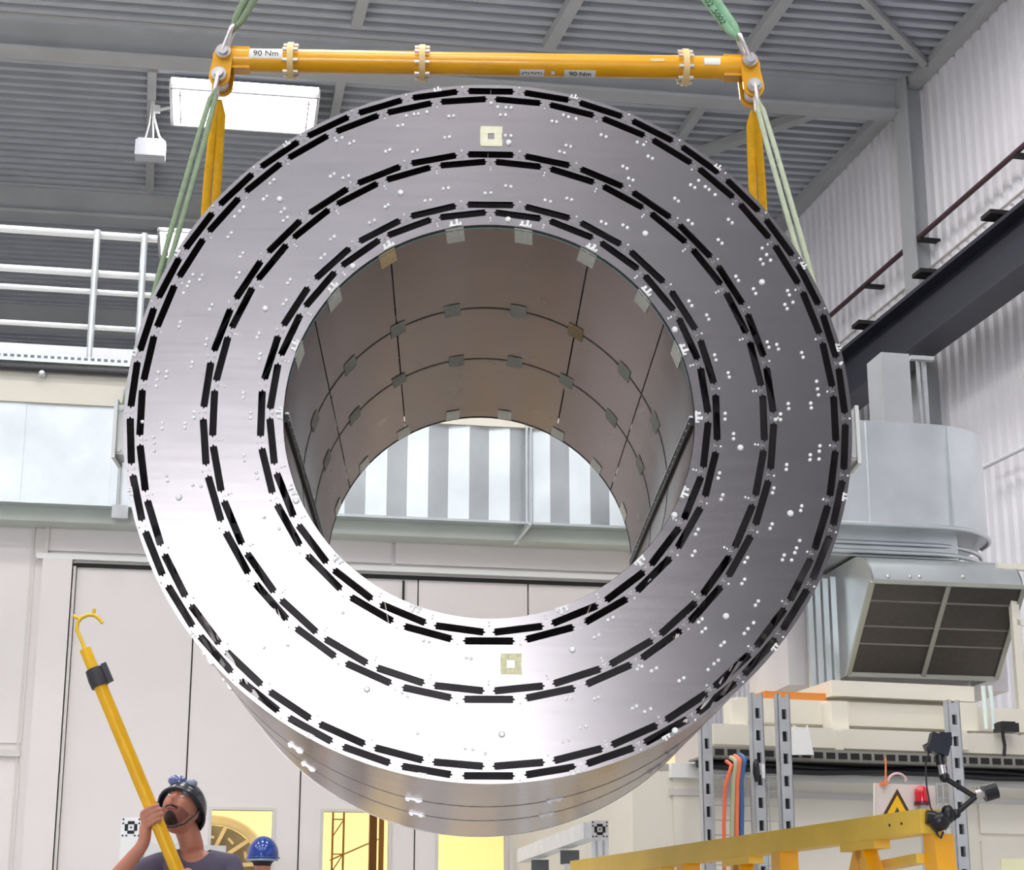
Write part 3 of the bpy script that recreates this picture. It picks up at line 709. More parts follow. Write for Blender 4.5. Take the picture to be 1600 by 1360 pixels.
def shackle(c, d, sd, ln, label, r=.0095, gap=.022):
    c = Vector(c); d = Vector(d).normalized(); sd = Vector(sd); sd = (sd - d * sd.dot(d)).normalized()
    t = thing('shackle', label, 'shackle', c)
    pts = [c + sd * gap * .8, c + sd * gap + d * ln * .4] + [c + d * (ln * .72 + gap * 1.1 * math.sin(a)) + sd * gap * 1.1 * math.cos(a) for a in [math.pi * k / 8 for k in range(9)]] + [c - sd * gap + d * ln * .4, c - sd * gap * .8]
    MB().tube(pts, r, 10).build('bow', M_steel, t)
    for s_ in (-1, 1): MB().cyl(c + sd * gap * s_ * .55, c + sd * gap * s_ * 1.2, r * 2.0, 14).build('eye', M_steel, t)
    return t
Lt, Rt = bl(0, 0, .004), bl(LB, 0, .004)
Ll, Rl = bpt(345, 128), bpt(1175, 145)
# upper slings (to the crane hook, out of view)
up_l = bpt(415, -60); up_r = bpt(1075, -90)
dl = (up_l - Lt).normalized(); dr = (up_r - Rt).normalized()
shackle(Lt - vb * .062, dl, vb, .13, 'steel shackle at the upper left pin of the lifting beam')
shackle(Rt - vb * .062, dr, vb, .13, 'steel shackle at the upper right pin of the lifting beam')
hook = Vector(((A.x + B.x) / 2, BY, 6.9))
def sling_pair(name, lab, p, q, sep, m, wd, th, cat='sling', offs=(-1, 1)):
    t = thing(name, lab, cat, p); p, q = Vector(p), Vector(q); d = (q - p).normalized(); s1 = d.cross(vb).normalized()
    for o in offs:
        strap([p + s1 * 0, p + d * .06 + s1 * sep * o * .7, p + d * .3 + s1 * sep * o, p * .5 + q * .5 + s1 * sep * o, q + s1 * sep * o * .5], wd, th, m, 'strand', '', '', t, s1)
    return t, d, s1
eL = atY(418, -35, BY); eR = atY(1062, -52, BY)
tl, _, _ = sling_pair('round_sling', 'grey-green round sling rising from the left end of the lifting beam', Lt + dl * .10 - vb * .06, (Lt + dl * .10 - vb * .06) + (eL - Lt - dl * .1).normalized() * 1.4, .02, M_gdull, .03, .026)
tr, d_, s_ = sling_pair('round_sling', 'mint green round sling with black print at the right end of the lifting beam', Rt + dr * .10 - vb * .06, (Rt + dr * .10 - vb * .06) + (eR - Rt - dr * .1).normalized() * 1.4, .02, M_green, .036, .024)
n_ = -vb; fwd = -d_; upv = n_.cross(fwd).normalized()
Mx = Matrix.Translation(Rt + dr * .10 - vb * .0745 + d_ * .165 + s_ * (.021 if upv.dot(s_) < 9 else 0)) @ Matrix((fwd, upv, n_)).transposed().to_4x4()
text_mesh('2002 .5002', .036, mat('sling_print', (40, 70, 50), .7), Mx, tr)
# lower slings: green to the front brackets, yellow to the rear brackets
for s_, pl, nm in ((-1, Ll, 'left'), (1, Rl, 'right')):
    fr_ = RINGM @ Vector((s_ * (RO + .05), .28, .1)); rr_ = RINGM @ Vector((s_ * (RO + .05), 1.75, .1))
    dd = (fr_ - pl).normalized()
    shackle(pl - vb * .062, (fr_ + rr_) / 2 - pl, vb, .12, 'steel shackle at the lower %s pin of the lifting beam' % nm)
    sling_pair('round_sling', 'dull green double sling from the %s shackle to the front of the ring' % nm, pl + dd * .09 - vb * .05, fr_, .014, M_gdull if s_ < 0 else mat('pale_green_webbing', (176, 184, 160), .85, 0, .1, 30), .021, .018)
    dd = (rr_ - pl).normalized()
    sling_pair('web_sling', 'yellow double web sling from the %s shackle to the rear of the ring' % nm, pl + dd * .07, rr_, .019, M_ystrap, .034, .01)

# ================================================================== RIGHT SIDE: prefab room, air handling, racks
CN = Frame((2.6, 12.6), 16.0)
def cn(px, py, v=0): return CN.on(px, py, v)
zc_ = cn(1420, 1206)[1]; uc0 = cn(1047, 1300)[0]
mb = MB(); CN.fbox(mb, (uc0 - .25, 0, 0), (4.5, .2, zc_)); CN.fbox(mb, (uc0 - .25, 0, zc_ - .05), (4.5, 3, zc_)); CN.fbox(mb, (uc0 - .25, .2, 0), (uc0 - .1, 3, zc_)); wcn = struct(mb.build('wall_container', M_cream2))
def tr_(n, a, b, m=M_creamtrim): mb = MB(); CN.fbox(mb, a, b); struct(mb.build('trim_%d' % n, m))
tr_(12, (uc0, -.05, zc_ - .09), (4.5, 0, zc_ + .0), M_white)
tr_(13, (uc0, -.03, zc_ - .2), (4.5, 0, zc_ - .16), M_creamtrim)
for x0, x1, y0, y1 in ((1052, 1095, 1222, 1420), (1240, 1395, 1222, 1420), (1530, 1700, 1222, 1300), (1530, 1700, 1312, 1420)):
    a = cn(x0, 1300)[0]; b = cn(x1, 1300)[0]; mb = MB(); CN.fbox(mb, (a, -.02, max(.05, cn(1400, y1)[1])), (b, 0, cn(1400, y0)[1])); mb.build('panel', M_cream2, wcn)
mb = MB(); CN.prect(mb, 1566, 1343, 1680, 1400, -.03, 0); tag(mb.build('lit_window_panel', mat('pale_yellow_panel', (255, 250, 205), .5)), 'pale yellow panel at the lower right corner on the cream wall', 'panel')  # lit window as a plain panel, its warm light put into the colour

# cable tray along the top of the prefab room
za, zb2 = cn(1400, 1178, -.25)[1], cn(1400, 1196, -.25)[1]
t = thing('cable_tray', 'slotted cable tray with dark cables along the top of the cream room', 'cable tray', CN.P(1, -.3, zb2))
mb = MB(); CN.fbox(mb, (uc0 + .12, -.3, zb2), (4.5, -.05, zb2 + .012)); CN.fbox(mb, (uc0 + .12, -.3, zb2), (4.5, -.29, za)); mb.build('tray', mat('tray_zinc', (150, 146, 138), .5, .4), t)
for k in range(46):
    u = uc0 + .2 + k * .085; mb = MB(); CN.fbox(mb, (u, -.305, zb2 + .02), (u + .06, -.288, za - .015)); mb.build('slot', M_dark, t)
for k, (dv, dz, r) in enumerate(((-.2, -.03, .03), (-.12, -.02, .035), (-.25, -.055, .02))):
    pts = [CN.P(uc0 + .15 + q * .4, dv, zb2 + dz + .012 * math.sin(q * 1.7 + k)) for q in range(12)]
    MB().tube(pts, r, 8).build('cable', M_black, t)
# steel frame carrying the air handling unit
t = thing('support_frame', 'cream steel frame carrying the air handling unit', 'frame', CN.P(1.5, -.1, zc_))
for (x0, y0, x1, y1, v0, v1) in ((1115, 1141, 1640, 1172, .0, .12), (1150, 1100, 1640, 1137, .25, .37), (1300, 1068, 1522, 1092, .2, 1.1), (1144, 1095, 1167, 1142, .1, .25), (1300, 1096, 1326, 1144, .1, .25), (1498, 1098, 1528, 1142, .1, .25), (1240, 1142, 1246, 1172, -.02, 0), (1306, 1142, 1318, 1172, -.02, 0), (1500, 1142, 1512, 1172, -.02, 0)):
    mb = MB(); CN.prect(mb, x0, y0, x1, y1, v0, v1); mb.build('frame_member', M_cream2, t)
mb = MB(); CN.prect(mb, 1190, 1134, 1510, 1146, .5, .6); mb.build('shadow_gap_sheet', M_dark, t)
mb = MB(); CN.prect(mb, 1195, 1082, 1292, 1097, .3, .5); tag(mb.build('orange_beam', mat('orange_paint', (226, 140, 60), .5)), 'orange beam lying on the cream frame left of the intake hood', 'beam')
p = [cn(1213, 1190, -.32), cn(1303, 1192, -.32)]
c = CN.P(cn(1257, 1180, -.33)[0], -.33, cn(1257, 1184, -.33)[1])
mb = MB(); mb.prism([CN.P(*(cn(x, y, -.33)[0], -.33, cn(x, y, -.33)[1])) for x, y in ((1236, 1180), (1240, 1134), (1258, 1140), (1262, 1133), (1272, 1180))], CN.v * .01)
tag(mb.build('paper_sheet', M_white), 'white paper sheet standing on the cable tray', 'paper')

# air handling: box unit, intake hood, elbow duct, riser
HV = Frame((3.0, 13.0), 11.0)
def hv(px, py, v=0): return HV.on(px, py, v)
t = thing('intake_hood', 'galvanised air intake hood with two slanted mesh panels', 'air intake', HV.P(1.8, .3, hv(1450, 1060, .55)[1]))
TL = HV.P(hv(1362, 910)[0], 0, hv(1362, 910)[1]); zt_, zb_ = hv(1460, 913)[1], hv(1440, 1058, .55)[1]
uA, uB = hv(1363, 912)[0], hv(1599, 918)[0]
ztp = zt_ + .27
# side outlines: quarter-round top from the grille edge back to the unit
prof = [(.55, zb_), (0, zt_)] + [(.34 - .34 * math.cos(a), zt_ + .24 * math.sin(a)) for a in [math.pi / 2 * k / 8 for k in range(1, 9)]] + [(.95, zt_ + .24), (.95, zb_)]
for uu in (uA, uB):
    s2 = 1 if uu == uA else -1
    MB().prism([HV.P(uu, v, z) for v, z in prof], HV.u * .012 * s2).build('side_plate', M_galv, t)
arc = [(v, z) for v, z in prof[1:-1]]
mb = MB(); vs = []; fs = []
for v, z in arc: vs += [HV.P(uA, v, z), HV.P(uB, v, z)]
for i in range(len(arc) - 1): fs.append((2 * i, 2 * i + 1, 2 * i + 3, 2 * i + 2))
mb.add(vs, fs, True); mb.build('curved_top', M_galv, t)
def gp(a, b): return HV.P(uA + (uB - uA) * a, .55 * b, zt_ + (zb_ - zt_) * b)
M_gfr = mat('grille_frame', (172, 174, 164), .4, .6)
for a, b, c_, d in ((0, 0, 1, 0), (0, 1, 1, 1), (0, 0, 0, 1), (1, 0, 1, 1), (.5, 0, .5, 1)):
    MB().bar(gp(a, b), gp(c_, d), .035, .03).build('grille_frame', M_gfr, t)
M_mesh = mat('dark_intake_mesh', (78, 74, 72), .3, .4, .1, 30)
for a0, a1 in ((.015, .49), (.51, .985)):
    P4 = [gp(a0, .03), gp(a1, .03), gp(a1, .97), gp(a0, .97)]; nrm = Vector((0, 0, 1)).cross(HV.u)
    o = MB().prism(P4, HV.v * .01 + Vector((0, 0, .01))); pm = o.build('mesh_panel', M_mesh, t)
    for k in (.2, .47, .66):
        MB().bar(gp(a0, k), gp(a1, k), .012, .012).build('cross_bar', mat('mesh_bar', (120, 116, 112), .4, .3), pm)
for px in (1390, 1425, 1440, 1508): 
    q = hv(px, 905, -.02); MB().ball(HV.P(q[0], -.02 + .03, q[1] + .02), .016, n=8, m=6).build('rivet', M_steel, t)
mb = MB(); HV.fbox(mb, (uA - .3, .97, zb_ - .02), (uB + .3, 1.9, zt_ + .25)); tag(mb.build('air_unit_casing', mat('air_unit_panel', (222, 218, 222), .5)), 'pale air handling casing behind the intake hood', 'casing')
mb = MB()
for k in range(4): mb.box(HV.P(uA - .06 - k * .05, .62 + k * .03, (zt_ + zb_) / 2 + .02), (.02, .02, .42 - k * .01), HV.R)
tag(mb.build('edge_flange', M_galv), 'galvanised edge flanges at the left of the intake hood', 'flange')
# elbow duct above
t = thing('elbow_duct', 'galvanised rectangular duct turning back with a rounded corner', 'duct', HV.P(1.3, .8, hv(1430, 832, .1)[1]))
ez1, ez0 = hv(1400, 662, .2)[1], hv(1400, 822, .2)[1]
ua, ub_ = hv(1230, 740, .2)[0], hv(1533, 740, .55)[0] + .08
pl = [(ua, .2), (ub_ - .62, .2)] + [(ub_ - .62 + .62 * math.sin(a), .2 + .62 - .62 * math.cos(a)) for a in [math.pi / 2 * k / 14 for k in range(1, 15)]] + [(ub_, 2.4)]
pi_ = [(ua, 1.2), (ub_ - 1.0, 1.2)] + [(ub_ - 1.0, 2.4)]
def wallstrip(path, z0, z1, name, m, par, smooth=True):
    mb = MB(); vs = []; fs = []
    for u, v in path: vs += [HV.P(u, v, z0), HV.P(u, v, z1)]
    for i in range(len(path) - 1): fs.append((2 * i, 2 * i + 2, 2 * i + 3, 2 * i + 1))
    mb.add(vs, fs, smooth); return mb.build(name, m, par)
wallstrip(pl, ez0, ez1, 'outer_wall', M_galv, t)
for z, nm in ((ez1, 'top_sheet'), (ez0, 'bottom_sheet')):
    MB().prism([HV.P(u, v, z) for u, v in pl + [(ub_ - 1.0, 2.4), (ub_ - 1.0, 1.2), (ua, 1.2)]], (0, 0, .01)).build(nm, M_galv, t)
for dz, off in ((0, .02), (-.10, -.06), (-.17, -.04)):
    pth = [(u, v - off) for u, v in pl[:-1]] ; mb = MB(); mb.tube([HV.P(u, v + (.08 if dz else 0), ez0 + dz) for u, v in pth], .018, 8); mb.build('rib', M_galv, t)
for q in (.35, .72): MB().bar(HV.P(ua + (ub_ - ua) * q, .195, ez0), HV.P(ua + (ub_ - ua) * q, .195, ez1), .012, .012).build('seam', M_galv, t)
mb = MB(); HV.fbox(mb, (ua, .35, ez0 - .2), (ub_ - .4, 1.2, ez0)); mb.build('collar', M_galv, t)
mb = MB(); HV.prect(mb, 1380, 552, 1424, 668, .9, 1.2); rs = mb.build('duct_riser', mat('grey_riser', (176, 178, 182), .5)); tag(rs, 'pale grey square riser standing on the elbow duct', 'riser')
q0, q1 = hv(1424, 560, 1.1), hv(1458, 575, 1.1)
t = thing('riser_bracket', 'small bracket and pipe beside the grey riser', 'bracket', HV.P(q1[0], 1.1, hv(1450, 665, 1.1)[1]))
mb = MB(); HV.prect(mb, 1424, 556, 1460, 562, 1.05, 1.1); mb.build('arm', M_galvd, t)
mb = MB(); HV.prect(mb, 1444, 556, 1450, 668, 1.1, 1.13); mb.build('upright', M_galvd, t); mb = MB(); HV.prect(mb, 1436, 560, 1440, 668, 1.1, 1.13); mb.build('upright', M_galvd, t)
# conduit on the right wall
MBc = MB(); a = WR.onu(1534, 732, -.1); b = WR.onu(1640, 680, -.1)
MBc.cyl(WR.P(-.1, a[0], a[1]), WR.P(-.1, b[0], b[1]), .03, 8); tag(MBc.build('wall_conduit', M_clad), 'pale conduit on the lower right wall beside the duct', 'conduit')
# white guard rail at the far right edge, lamp tubes and black object on frame
t = thing('guard_rail', 'cream guard rail post at the right edge beside the intake hood', 'railing', CN.P(cn(1590, 1150, .3)[0], .3, zc_))
mb = MB(); CN.prect(mb, 1586, 890, 1598, 1150, .3, .34); mb.build('post', M_cream2, t)
mb = MB(); CN.prect(mb, 1560, 884, 1700, 893, .3, .34); mb.build('rail', M_cream2, t)
mb = MB(); CN.prect(mb, 1590, 972, 1700, 980, .3, .34); mb.build('rail', M_cream2, t)
for i, px in enumerate((1536, 1547)):
    a, b = cn(px, 1072, .0), cn(px + 6, 1140, .0); mb = MB().cyl(CN.P(a[0], 0, a[1]), CN.P(b[0], 0, b[1]), .016, 10)
    tag(mb.build('white_tube', mat('glossy_white_tube', (235, 245, 238), .2)), '%s white tube hanging below the right corner of the intake hood' % ('left' if i == 0 else 'right'), 'tube')
c = CN.P(cn(1572, 1138, -.05)[0], -.05, cn(1572, 1138, -.05)[1])
t = thing('black_junction', 'black box with a dangling cable at the right end of the frame', 'box', c)
MB().box(c, (.07, .05, .03), CN.R).build('body', M_black, t); MB().box(c + Vector((0, 0, .03)), (.05, .04, .01), CN.R).build('lid', M_black, t)
MB().tube([c + CN.u * -.03 - Vector((0, 0, .02)), c + CN.u * -.02 - Vector((0, 0, .12)), c + CN.u * -.035 - Vector((0, 0, .22))], .012, 8).build('cable', M_black, t)
for i, (x0, x1, m_, lb) in enumerate(((1545, 1566, mat('pale_roll', (226, 208, 168), .6), 'pale cloth lying under the tray at the right'), (1567, 1575, M_black, 'small black object under the tray at the right'), (1580, 1600, mat('pale_roll2', (214, 196, 160), .6), 'buff roll under the tray at the right edge'))):
    a = cn(x0, 1206, -.1); b = cn(x1, 1206, -.1); mb = MB().tube([CN.P(a[0], -.06, zc_ + .025), CN.P((a[0] + b[0]) / 2, -.06, zc_ + .035), CN.P(b[0], -.06, zc_ + .025)], [.015, .03, .02], 10); tag(mb.build('loose_item', m_), lb, 'item')

# perforated strut posts with wire mesh and hoses
ST = Frame((2.0, 11.2), 14.0)
def st(px, py, v=0): return ST.on(px, py, v)
def strut(px0, px1, ytop, label, hole=10, v=0.0):
    pa = st(px0, ytop + 60, v); pb = st(px1, ytop + 60, v); zt = st((px0 + px1) / 2, ytop, v)[1]; u0, u1 = pa[0], pb[0]; uc = (u0 + u1) / 2; wd = u1 - u0
    t = thing('strut_post', label, 'post', ST.P(uc, v, 0), 'perforated strut posts')
    mb = MB(); ST.fbox(mb, (u0, v, 0), (u0 + wd * .3, v + .01, zt)); ST.fbox(mb, (u1 - wd * .3, v, 0), (u1, v + .01, zt)); ST.fbox(mb, (u0, v, 0), (u0 + .006, v + .06, zt)); ST.fbox(mb, (u1 - .006, v, 0), (u1, v + .06, zt))
    k = 0; z = zt - .02
    while z > .1:
        ST.fbox(mb, (u0 + wd * .3, v, z - .07), (u1 - wd * .3, v + .01, z)); z -= .13
    mb.build('channel', M_galvd, t)
    mb = MB(); ST.fbox(mb, (u0 + .01, v + .05, 0), (u1 - .01, v + .055, zt - .02)); mb.build('back_web', mat('strut_inside', (96, 98, 108), .5, .4), t)
    return t
strut(1097, 1114, 1130, 'perforated grey strut post left of the orange hoses')
strut(1176, 1194, 1083, 'perforated grey strut post right of the blue hose')
strut(1217, 1236, 1085, 'perforated grey strut post beside the white paper sheet')
strut(1484, 1503, 1094, 'tall perforated grey strut post behind the black camera arm')
def wiremesh(px0, px1, ytop, label):
    u0, u1 = st(px0, 1250, .07)[0], st(px1, 1250, .07)[0]; zt = st(px0, ytop, .07)[1]
    t = thing('wire_mesh', label, 'mesh', ST.P((u0 + u1) / 2, .07, 0))
    n = int((u1 - u0) / .06) + 1
    for k in range(n + 1):
        u = u0 + (u1 - u0) * k / n; MB().cyl(ST.P(u, .07, 0), ST.P(u, .07, zt), .0035, 6).build('wire', M_galvd, t)
    z = zt
    while z > .7:
        MB().cyl(ST.P(u0, .074, z), ST.P(u1, .074, z), .0035, 6).build('wire', M_galvd, t); z -= .085
wiremesh(1115, 1216, 1212, 'grey wire mesh grid between the strut posts')
wiremesh(1465, 1484, 1225, 'narrow wire mesh left of the tall strut post')
hoses = [((1143, 1196), (1133, 1230), (1131, 1290), (1132, 1370), .011, (240, 110, 70), 'thin orange hose hanging leftmost between the strut posts'),
         ((1150, 1190), (1146, 1220), (1144, 1290), (1145, 1370), .014, (178, 184, 150), 'grey-green hose hanging between the orange hoses'),
         ((1156, 1188), (1152, 1222), (1151, 1290), (1152, 1370), .015, (244, 120, 76), 'thick orange hose hanging beside the blue hose'),
         ((1164, 1186), (1158, 1220), (1159, 1260), (1158, 1370), .015, (52, 102, 160), 'blue hose hanging beside the orange hoses')]
for *pp, r, col, lb in hoses:
    P = [ST.P(st(x, y, -.05)[0], -.05, st(x, y, -.05)[1]) for x, y in pp]; P = [P[0] + ST.v * .08 + Vector((.0, 0, .03))] + P
    pts = []
    for i in range(len(P) - 1):
        for k in range(5): pts.append(P[i].lerp(P[i + 1], k / 5))
    pts.append(P[-1]); tag(MB().tube(pts, r, 10).build('hose', mat('hose_%d_%d' % col[:2], col, .5)), lb, 'hose')
c = ST.P(st(1182, 1215, -.03)[0], -.03, st(1182, 1222, -.03)[1])
t = thing('hand_lamp', 'black hand lamp hanging on the strut post right of the blue hose', 'device', c)
MB().tube([c, c + Vector((0, 0, .05)), c + Vector((0, 0, .11)), c + Vector((0, 0, .13))], [.012, .022, .018, .008], 10).build('body', M_black, t); MB().cyl(c + Vector((.04, -.0, .02)), c + Vector((.04, 0, .1)), .01, 8).build('tube', M_rail, t)

# warning sign board and red beacon behind the yellow frame
WS = Frame((3.0, 11.6), 14.0)
def ws(px, py, v=0): return WS.on(px, py, v)
def wp(px, py, v=0): a = ws(px, py, v); return WS.P(a[0], v, a[1])
t = thing('warning_board', 'pinkish clear board with a yellow warning triangle behind the yellow frame', 'sign', wp(1400, 1290))
MB().prism([wp(x, y) for x, y in ((1366, 1224), (1462, 1228), (1462, 1300), (1366, 1300))], WS.v * .01).build('board', mat('pinkish_board', (226, 212, 204), .4), t)
MB().prism([wp(x, y, -.004) for x, y in ((1402, 1233), (1432, 1288), (1372, 1288))], WS.v * .003).build('triangle_border', mat('sign_border', (74, 48, 20), .5), t)
MB().prism([wp(x, y, -.008) for x, y in ((1402, 1243), (1425, 1285), (1379, 1285))], WS.v * .003).build('triangle', mat('sign_yellow', (250, 190, 20), .5), t)
MB().prism([wp(x, y, -.011) for x, y in ((1402, 1262), (1409, 1276), (1396, 1274))], WS.v * .002).build('symbol', M_ink, t)
mb = MB().tube([wp(1366, 1224, -.01), wp(1366, 1300, -.01)], .006, 6); mb.build('edge_rod', M_cream2, t)
mb = MB().tube([wp(1384, 1226, -.02), wp(1384, 1206, -.02), wp(1384, 1185, -.02)], .006, 8); MBo = mb.build('hook_rod', mat('orange_hook', (240, 130, 70), .5), t)
MB().bar(wp(1376, 1225, -.02), wp(1386, 1225, -.02), .03, .02).build('hook_foot', mat('orange_hook', (240, 130, 70), .5), t)
pts = [wp(1402 + 14 * math.cos(a), 1222 - 13 * math.sin(a), -.01) for a in [math.pi * k / 10 for k in range(11)]]
MB().tube(pts, .008, 8).build('handle', mat('pale_pink_handle', (226, 190, 186), .4), t)
c = wp(1439, 1254)
t = thing('red_beacon', 'red beacon lamp beside the yellow warning triangle', 'beacon', c)
M_red = mat('red_lens', (205, 20, 36), .2, 0, .05, 10, coat=.5)
rr_ = .042
MB().tube([c + Vector((0, -.03, z)) for z in (0, .01, .055, .075, .09, .096)], [rr_, rr_, rr_, rr_ * .88, rr_ * .55, rr_ * .1], 20).build('lens', M_red, t)
MB().cyl(c + Vector((0, -.03, -.02)), c + Vector((0, -.03, 0)), rr_ * 1.15, 20).build('base', mat('beacon_base', (96, 14, 24), .4), t)
MB().cyl(c + Vector((0, -.03, -.5)), c + Vector((0, -.03, -.02)), .02, 10).build('stem', M_galvd, t)

# ================================================================== YELLOW TRUSS FRAME, FRONT RIGHT
YR = 6.0; pr = atY(1446, 1285, YR); zt = pr.z
pL = atZ(958, 1352, zt)
ut = (pL - pr).normalized(); vt = Vector((ut.y, -ut.x, 0)).normalized()
if vt.y < 0: vt = -vt
t = thing('yellow_truss', 'yellow welded truss frame at the lower right', 'truss', Vector((pr.x, pr.y, 0)))
MB().bar(pr - ut * .03, pL + ut * .4, .075, .075).build('top_chord', M_tyellow_lit, t)
pbk = pr + vt * .9
MB().bar(pbk + Vector((.05, 0, -.0)) - ut * .03, pbk + ut * 1.6 , .075, .075).build('rear_chord', M_tyellow_lit, t) if False else None
def chord(px): # point on the chord under a pixel column
    best = None
    for k in range(400):
        p = pr.lerp(pL + ut * .4, k / 400); d = p - CC; fw = d.y * cP + d.z * sP; x = 800 + FPX * d.x / fw
        if best is None or abs(x - px) < best[0]: best = (abs(x - px), p)
    return best[1]
def down(p, dz): return Vector((p.x, p.y, p.z - dz))
MB().prism([pr + ut * .02 + Vector((0, 0, -.0375)), pr - ut * .045 + Vector((0, 0, -.0375)), pr - ut * .12 + Vector((0, 0, -1.3)), pr + ut * .02 + Vector((0, 0, -1.3))], vt * .07).build('end_post', M_yellow, t)
MB().bar(pr + ut * .02 + Vector((0, 0, -.11)), chord(1335) + Vector((0, 0, -.11)) + vt * .1, .05, .03).build('gusset', M_tyellow_lit, t)
for px, kind in ((1350, 'k'), (1225, 'p'), (1160, 'k'), (1075, 'p'), (1025, 'k')):
    p = chord(px)
    if kind == 'p': MB().bar(down(p, .037), down(p, 1.3), .075, .06, ut).build('post', M_yellow, t)
    else:
        MB().bar(down(p, .05) - ut * .11, down(p, .05) + ut * .11, .06, .03).build('gusset', M_tyellow_lit, t)
        MB().bar(down(p, .06), down(p + ut * .3, .62), .055, .05, ut).build('diagonal', M_yellow, t); MB().bar(down(p, .06), down(p - ut * .3, .62), .055, .05, ut).build('diagonal', M_yellow, t)
MB().bar(down(pr, .62), down(pL + ut * .4, .62), .06, .06).build('lower_chord', M_yellow, t)
for px in (1406, 1424):
    p = chord(px); MB().cyl(p - vt * .039, p - vt * .036, .005, 8).build('bolt_hole', M_dark, t)
# black articulated arm with camera clamped to the frame end
def ap(px, py, dy=-.05): return atY(px, py, YR + dy)
t = thing('articulated_arm', 'black articulated arm with camera clamped on the yellow frame end', 'camera arm', ap(1470, 1285))
MB().ball(ap(1468, 1283), (.035, .03, .03), n=14).build('clamp', M_black, t); MB().ball(ap(1481, 1273), (.022, .025, .03), n=12).build('clamp_knob', M_black, t)
MB().cyl(ap(1447, 1277), ap(1470, 1280), .022, 12).build('clamp_jaw', M_black, t)
MB().tube([ap(1478, 1280), ap(1490, 1278), ap(1494, 1272)], .011, 10).build('joint', M_black, t)
MB().cyl(ap(1494, 1272), ap(1524, 1246), .0085, 12).build('lower_arm', M_black, t)
MB().cyl(ap(1524, 1246), ap(1476, 1216), .0085, 12).build('upper_arm', M_black, t)
MB().ball(ap(1494, 1272), .015, n=12).build('ball_joint', M_black, t); MB().ball(ap(1476, 1215), .017, n=12).build('ball_joint', M_black, t)
MB().cyl(ap(1524, 1242), ap(1538, 1240), .013, 12).build('elbow_hub', M_steel, t)
MB().cyl(ap(1537, 1241), ap(1557, 1235), .026, 20).build('locking_knob', M_black, t)
MB().cyl(ap(1474, 1212), ap(1470, 1190), .012, 12).build('stud', M_steel, t)
MB().cyl(ap(1470, 1196), ap(1468, 1180), .015, 10).build('mount', M_black, t)
mb = MB().box(ap(1467, 1164), (.032, .026, .03), Matrix.Rotation(.3, 3, 'Y')); mb.box(ap(1476, 1156), (.018, .022, .02)); cm_ = mb.build('camera_body', mat('navy_camera', (24, 26, 44), .35), t)
MB().box(ap(1463, 1151), (.01, .02, .005)).build('red_button', mat('red_button', (210, 50, 80), .4), t)
MB().cyl(ap(1454, 1168), ap(1446, 1172), .017, 14).build('lens', M_black, t)
MB().tube([ap(1453, 1172), ap(1446, 1195), ap(1448, 1230), ap(1454, 1262), ap(1462, 1280)], .0028, 6).build('cable', M_black, t)
MB().tube([ap(1455, 1290), ap(1462, 1300), ap(1478, 1296), ap(1487, 1282)], .0028, 6).build('cable', M_black, t)
MB().tube([ap(1466, 1286), ap(1464, 1304), ap(1470, 1310), ap(1474, 1300)], .004, 6).build('strap', M_black, t)

# ================================================================== ALUMINIUM PROFILE STANDS
def profile_end(t, c, R, h, depth=.02):
    """square profile end face with slots and bores"""
    MB().box(c, (h, depth, h), R).build('end_plate', M_alu, t)
    for dx, dz, a, b in ((0, .62, .34, .16), (0, -.62, .34, .16), (.62, 0, .16, .34), (-.62, 0, .16, .34)):
        MB().box(c + R @ Vector((dx * h * .75, -depth - .001, dz * h * .75)), (a * h, .002, b * h), R).build('slot', M_dark, t)
    for dx, dz in ((-.8, -.8), (.8, -.8), (-.8, .8), (.8, .8), (0, 0), (-.42, -.8), (.42, -.8), (-.8, .4), (.8, .4)):
        p = c + R @ Vector((dx * h, -depth - .001, dz * h)); MB().cyl(p, p + R @ Vector((0, -.002, 0)), h * .1, 8).build('bore', M_dark, t)
AF = Frame((.4, 9.5), 0)
c = atY(937, 1297, 9.5); h = .043
t = thing('profile_stand', 'white aluminium profile stand with slanted top bar below the ring', 'stand', Vector((c.x, c.y, 0)))
profile_end(t, c, AF.R, h)
MB().bbox((c.x - h, c.y - .02, 0), (c.x + h, c.y + 2 * h, c.z - h)).build('upright', M_alu, t)
for dx in (-.4, .4): MB().bbox((c.x + dx * h - .006, c.y - .022, 0), (c.x + dx * h + .006, c.y - .019, c.z - h - .01)).build('groove', mat('groove_grey', (190, 196, 204), .5), t)
q = atZ(818, 1338, c.z); MB().bar(c + Vector((-h * .9, .06, 0)), q, .08, .08).build('top_bar', M_alu, t)
for k in (.35, .75):
    p = c.lerp(q, k) - Vector((0, 0, .09)); MB().box(p, (.05, .03, .035)).build('clamp_block', mat('dark_grey_clamp', (104, 108, 108), .5, .3), t)
    MB().bbox((p.x - .03, p.y - .03, 0), (p.x + .03, p.y + .03, p.z - .035)).build('upright', M_alu, t)
p = c.lerp(q, .35); 
for k in (.25, .5, .6, .9): pp = c.lerp(q, k) + Vector((0, -.045, 0)); MB().cyl(pp, pp - Vector((0, .004, 0)), .008, 8).build('bolt', mat('tan_bolt', (190, 160, 110), .5), t)
c = atY(206, 1294, 9.6); h = .05
t = thing('profile_stand', 'white aluminium profile stand behind the worker with the pole', 'stand', Vector((c.x, c.y, 0)))
profile_end(t, c, AF.R, h); MB().bbox((c.x - h, c.y - .02, 0), (c.x + h, c.y + 2 * h, c.z - h)).build('upright', M_white, t)
MB().bar(c + Vector((h, .05, -.12)), c + Vector((.42, .3, -.12)), .06, .1).build('cross_bar', M_white, t)

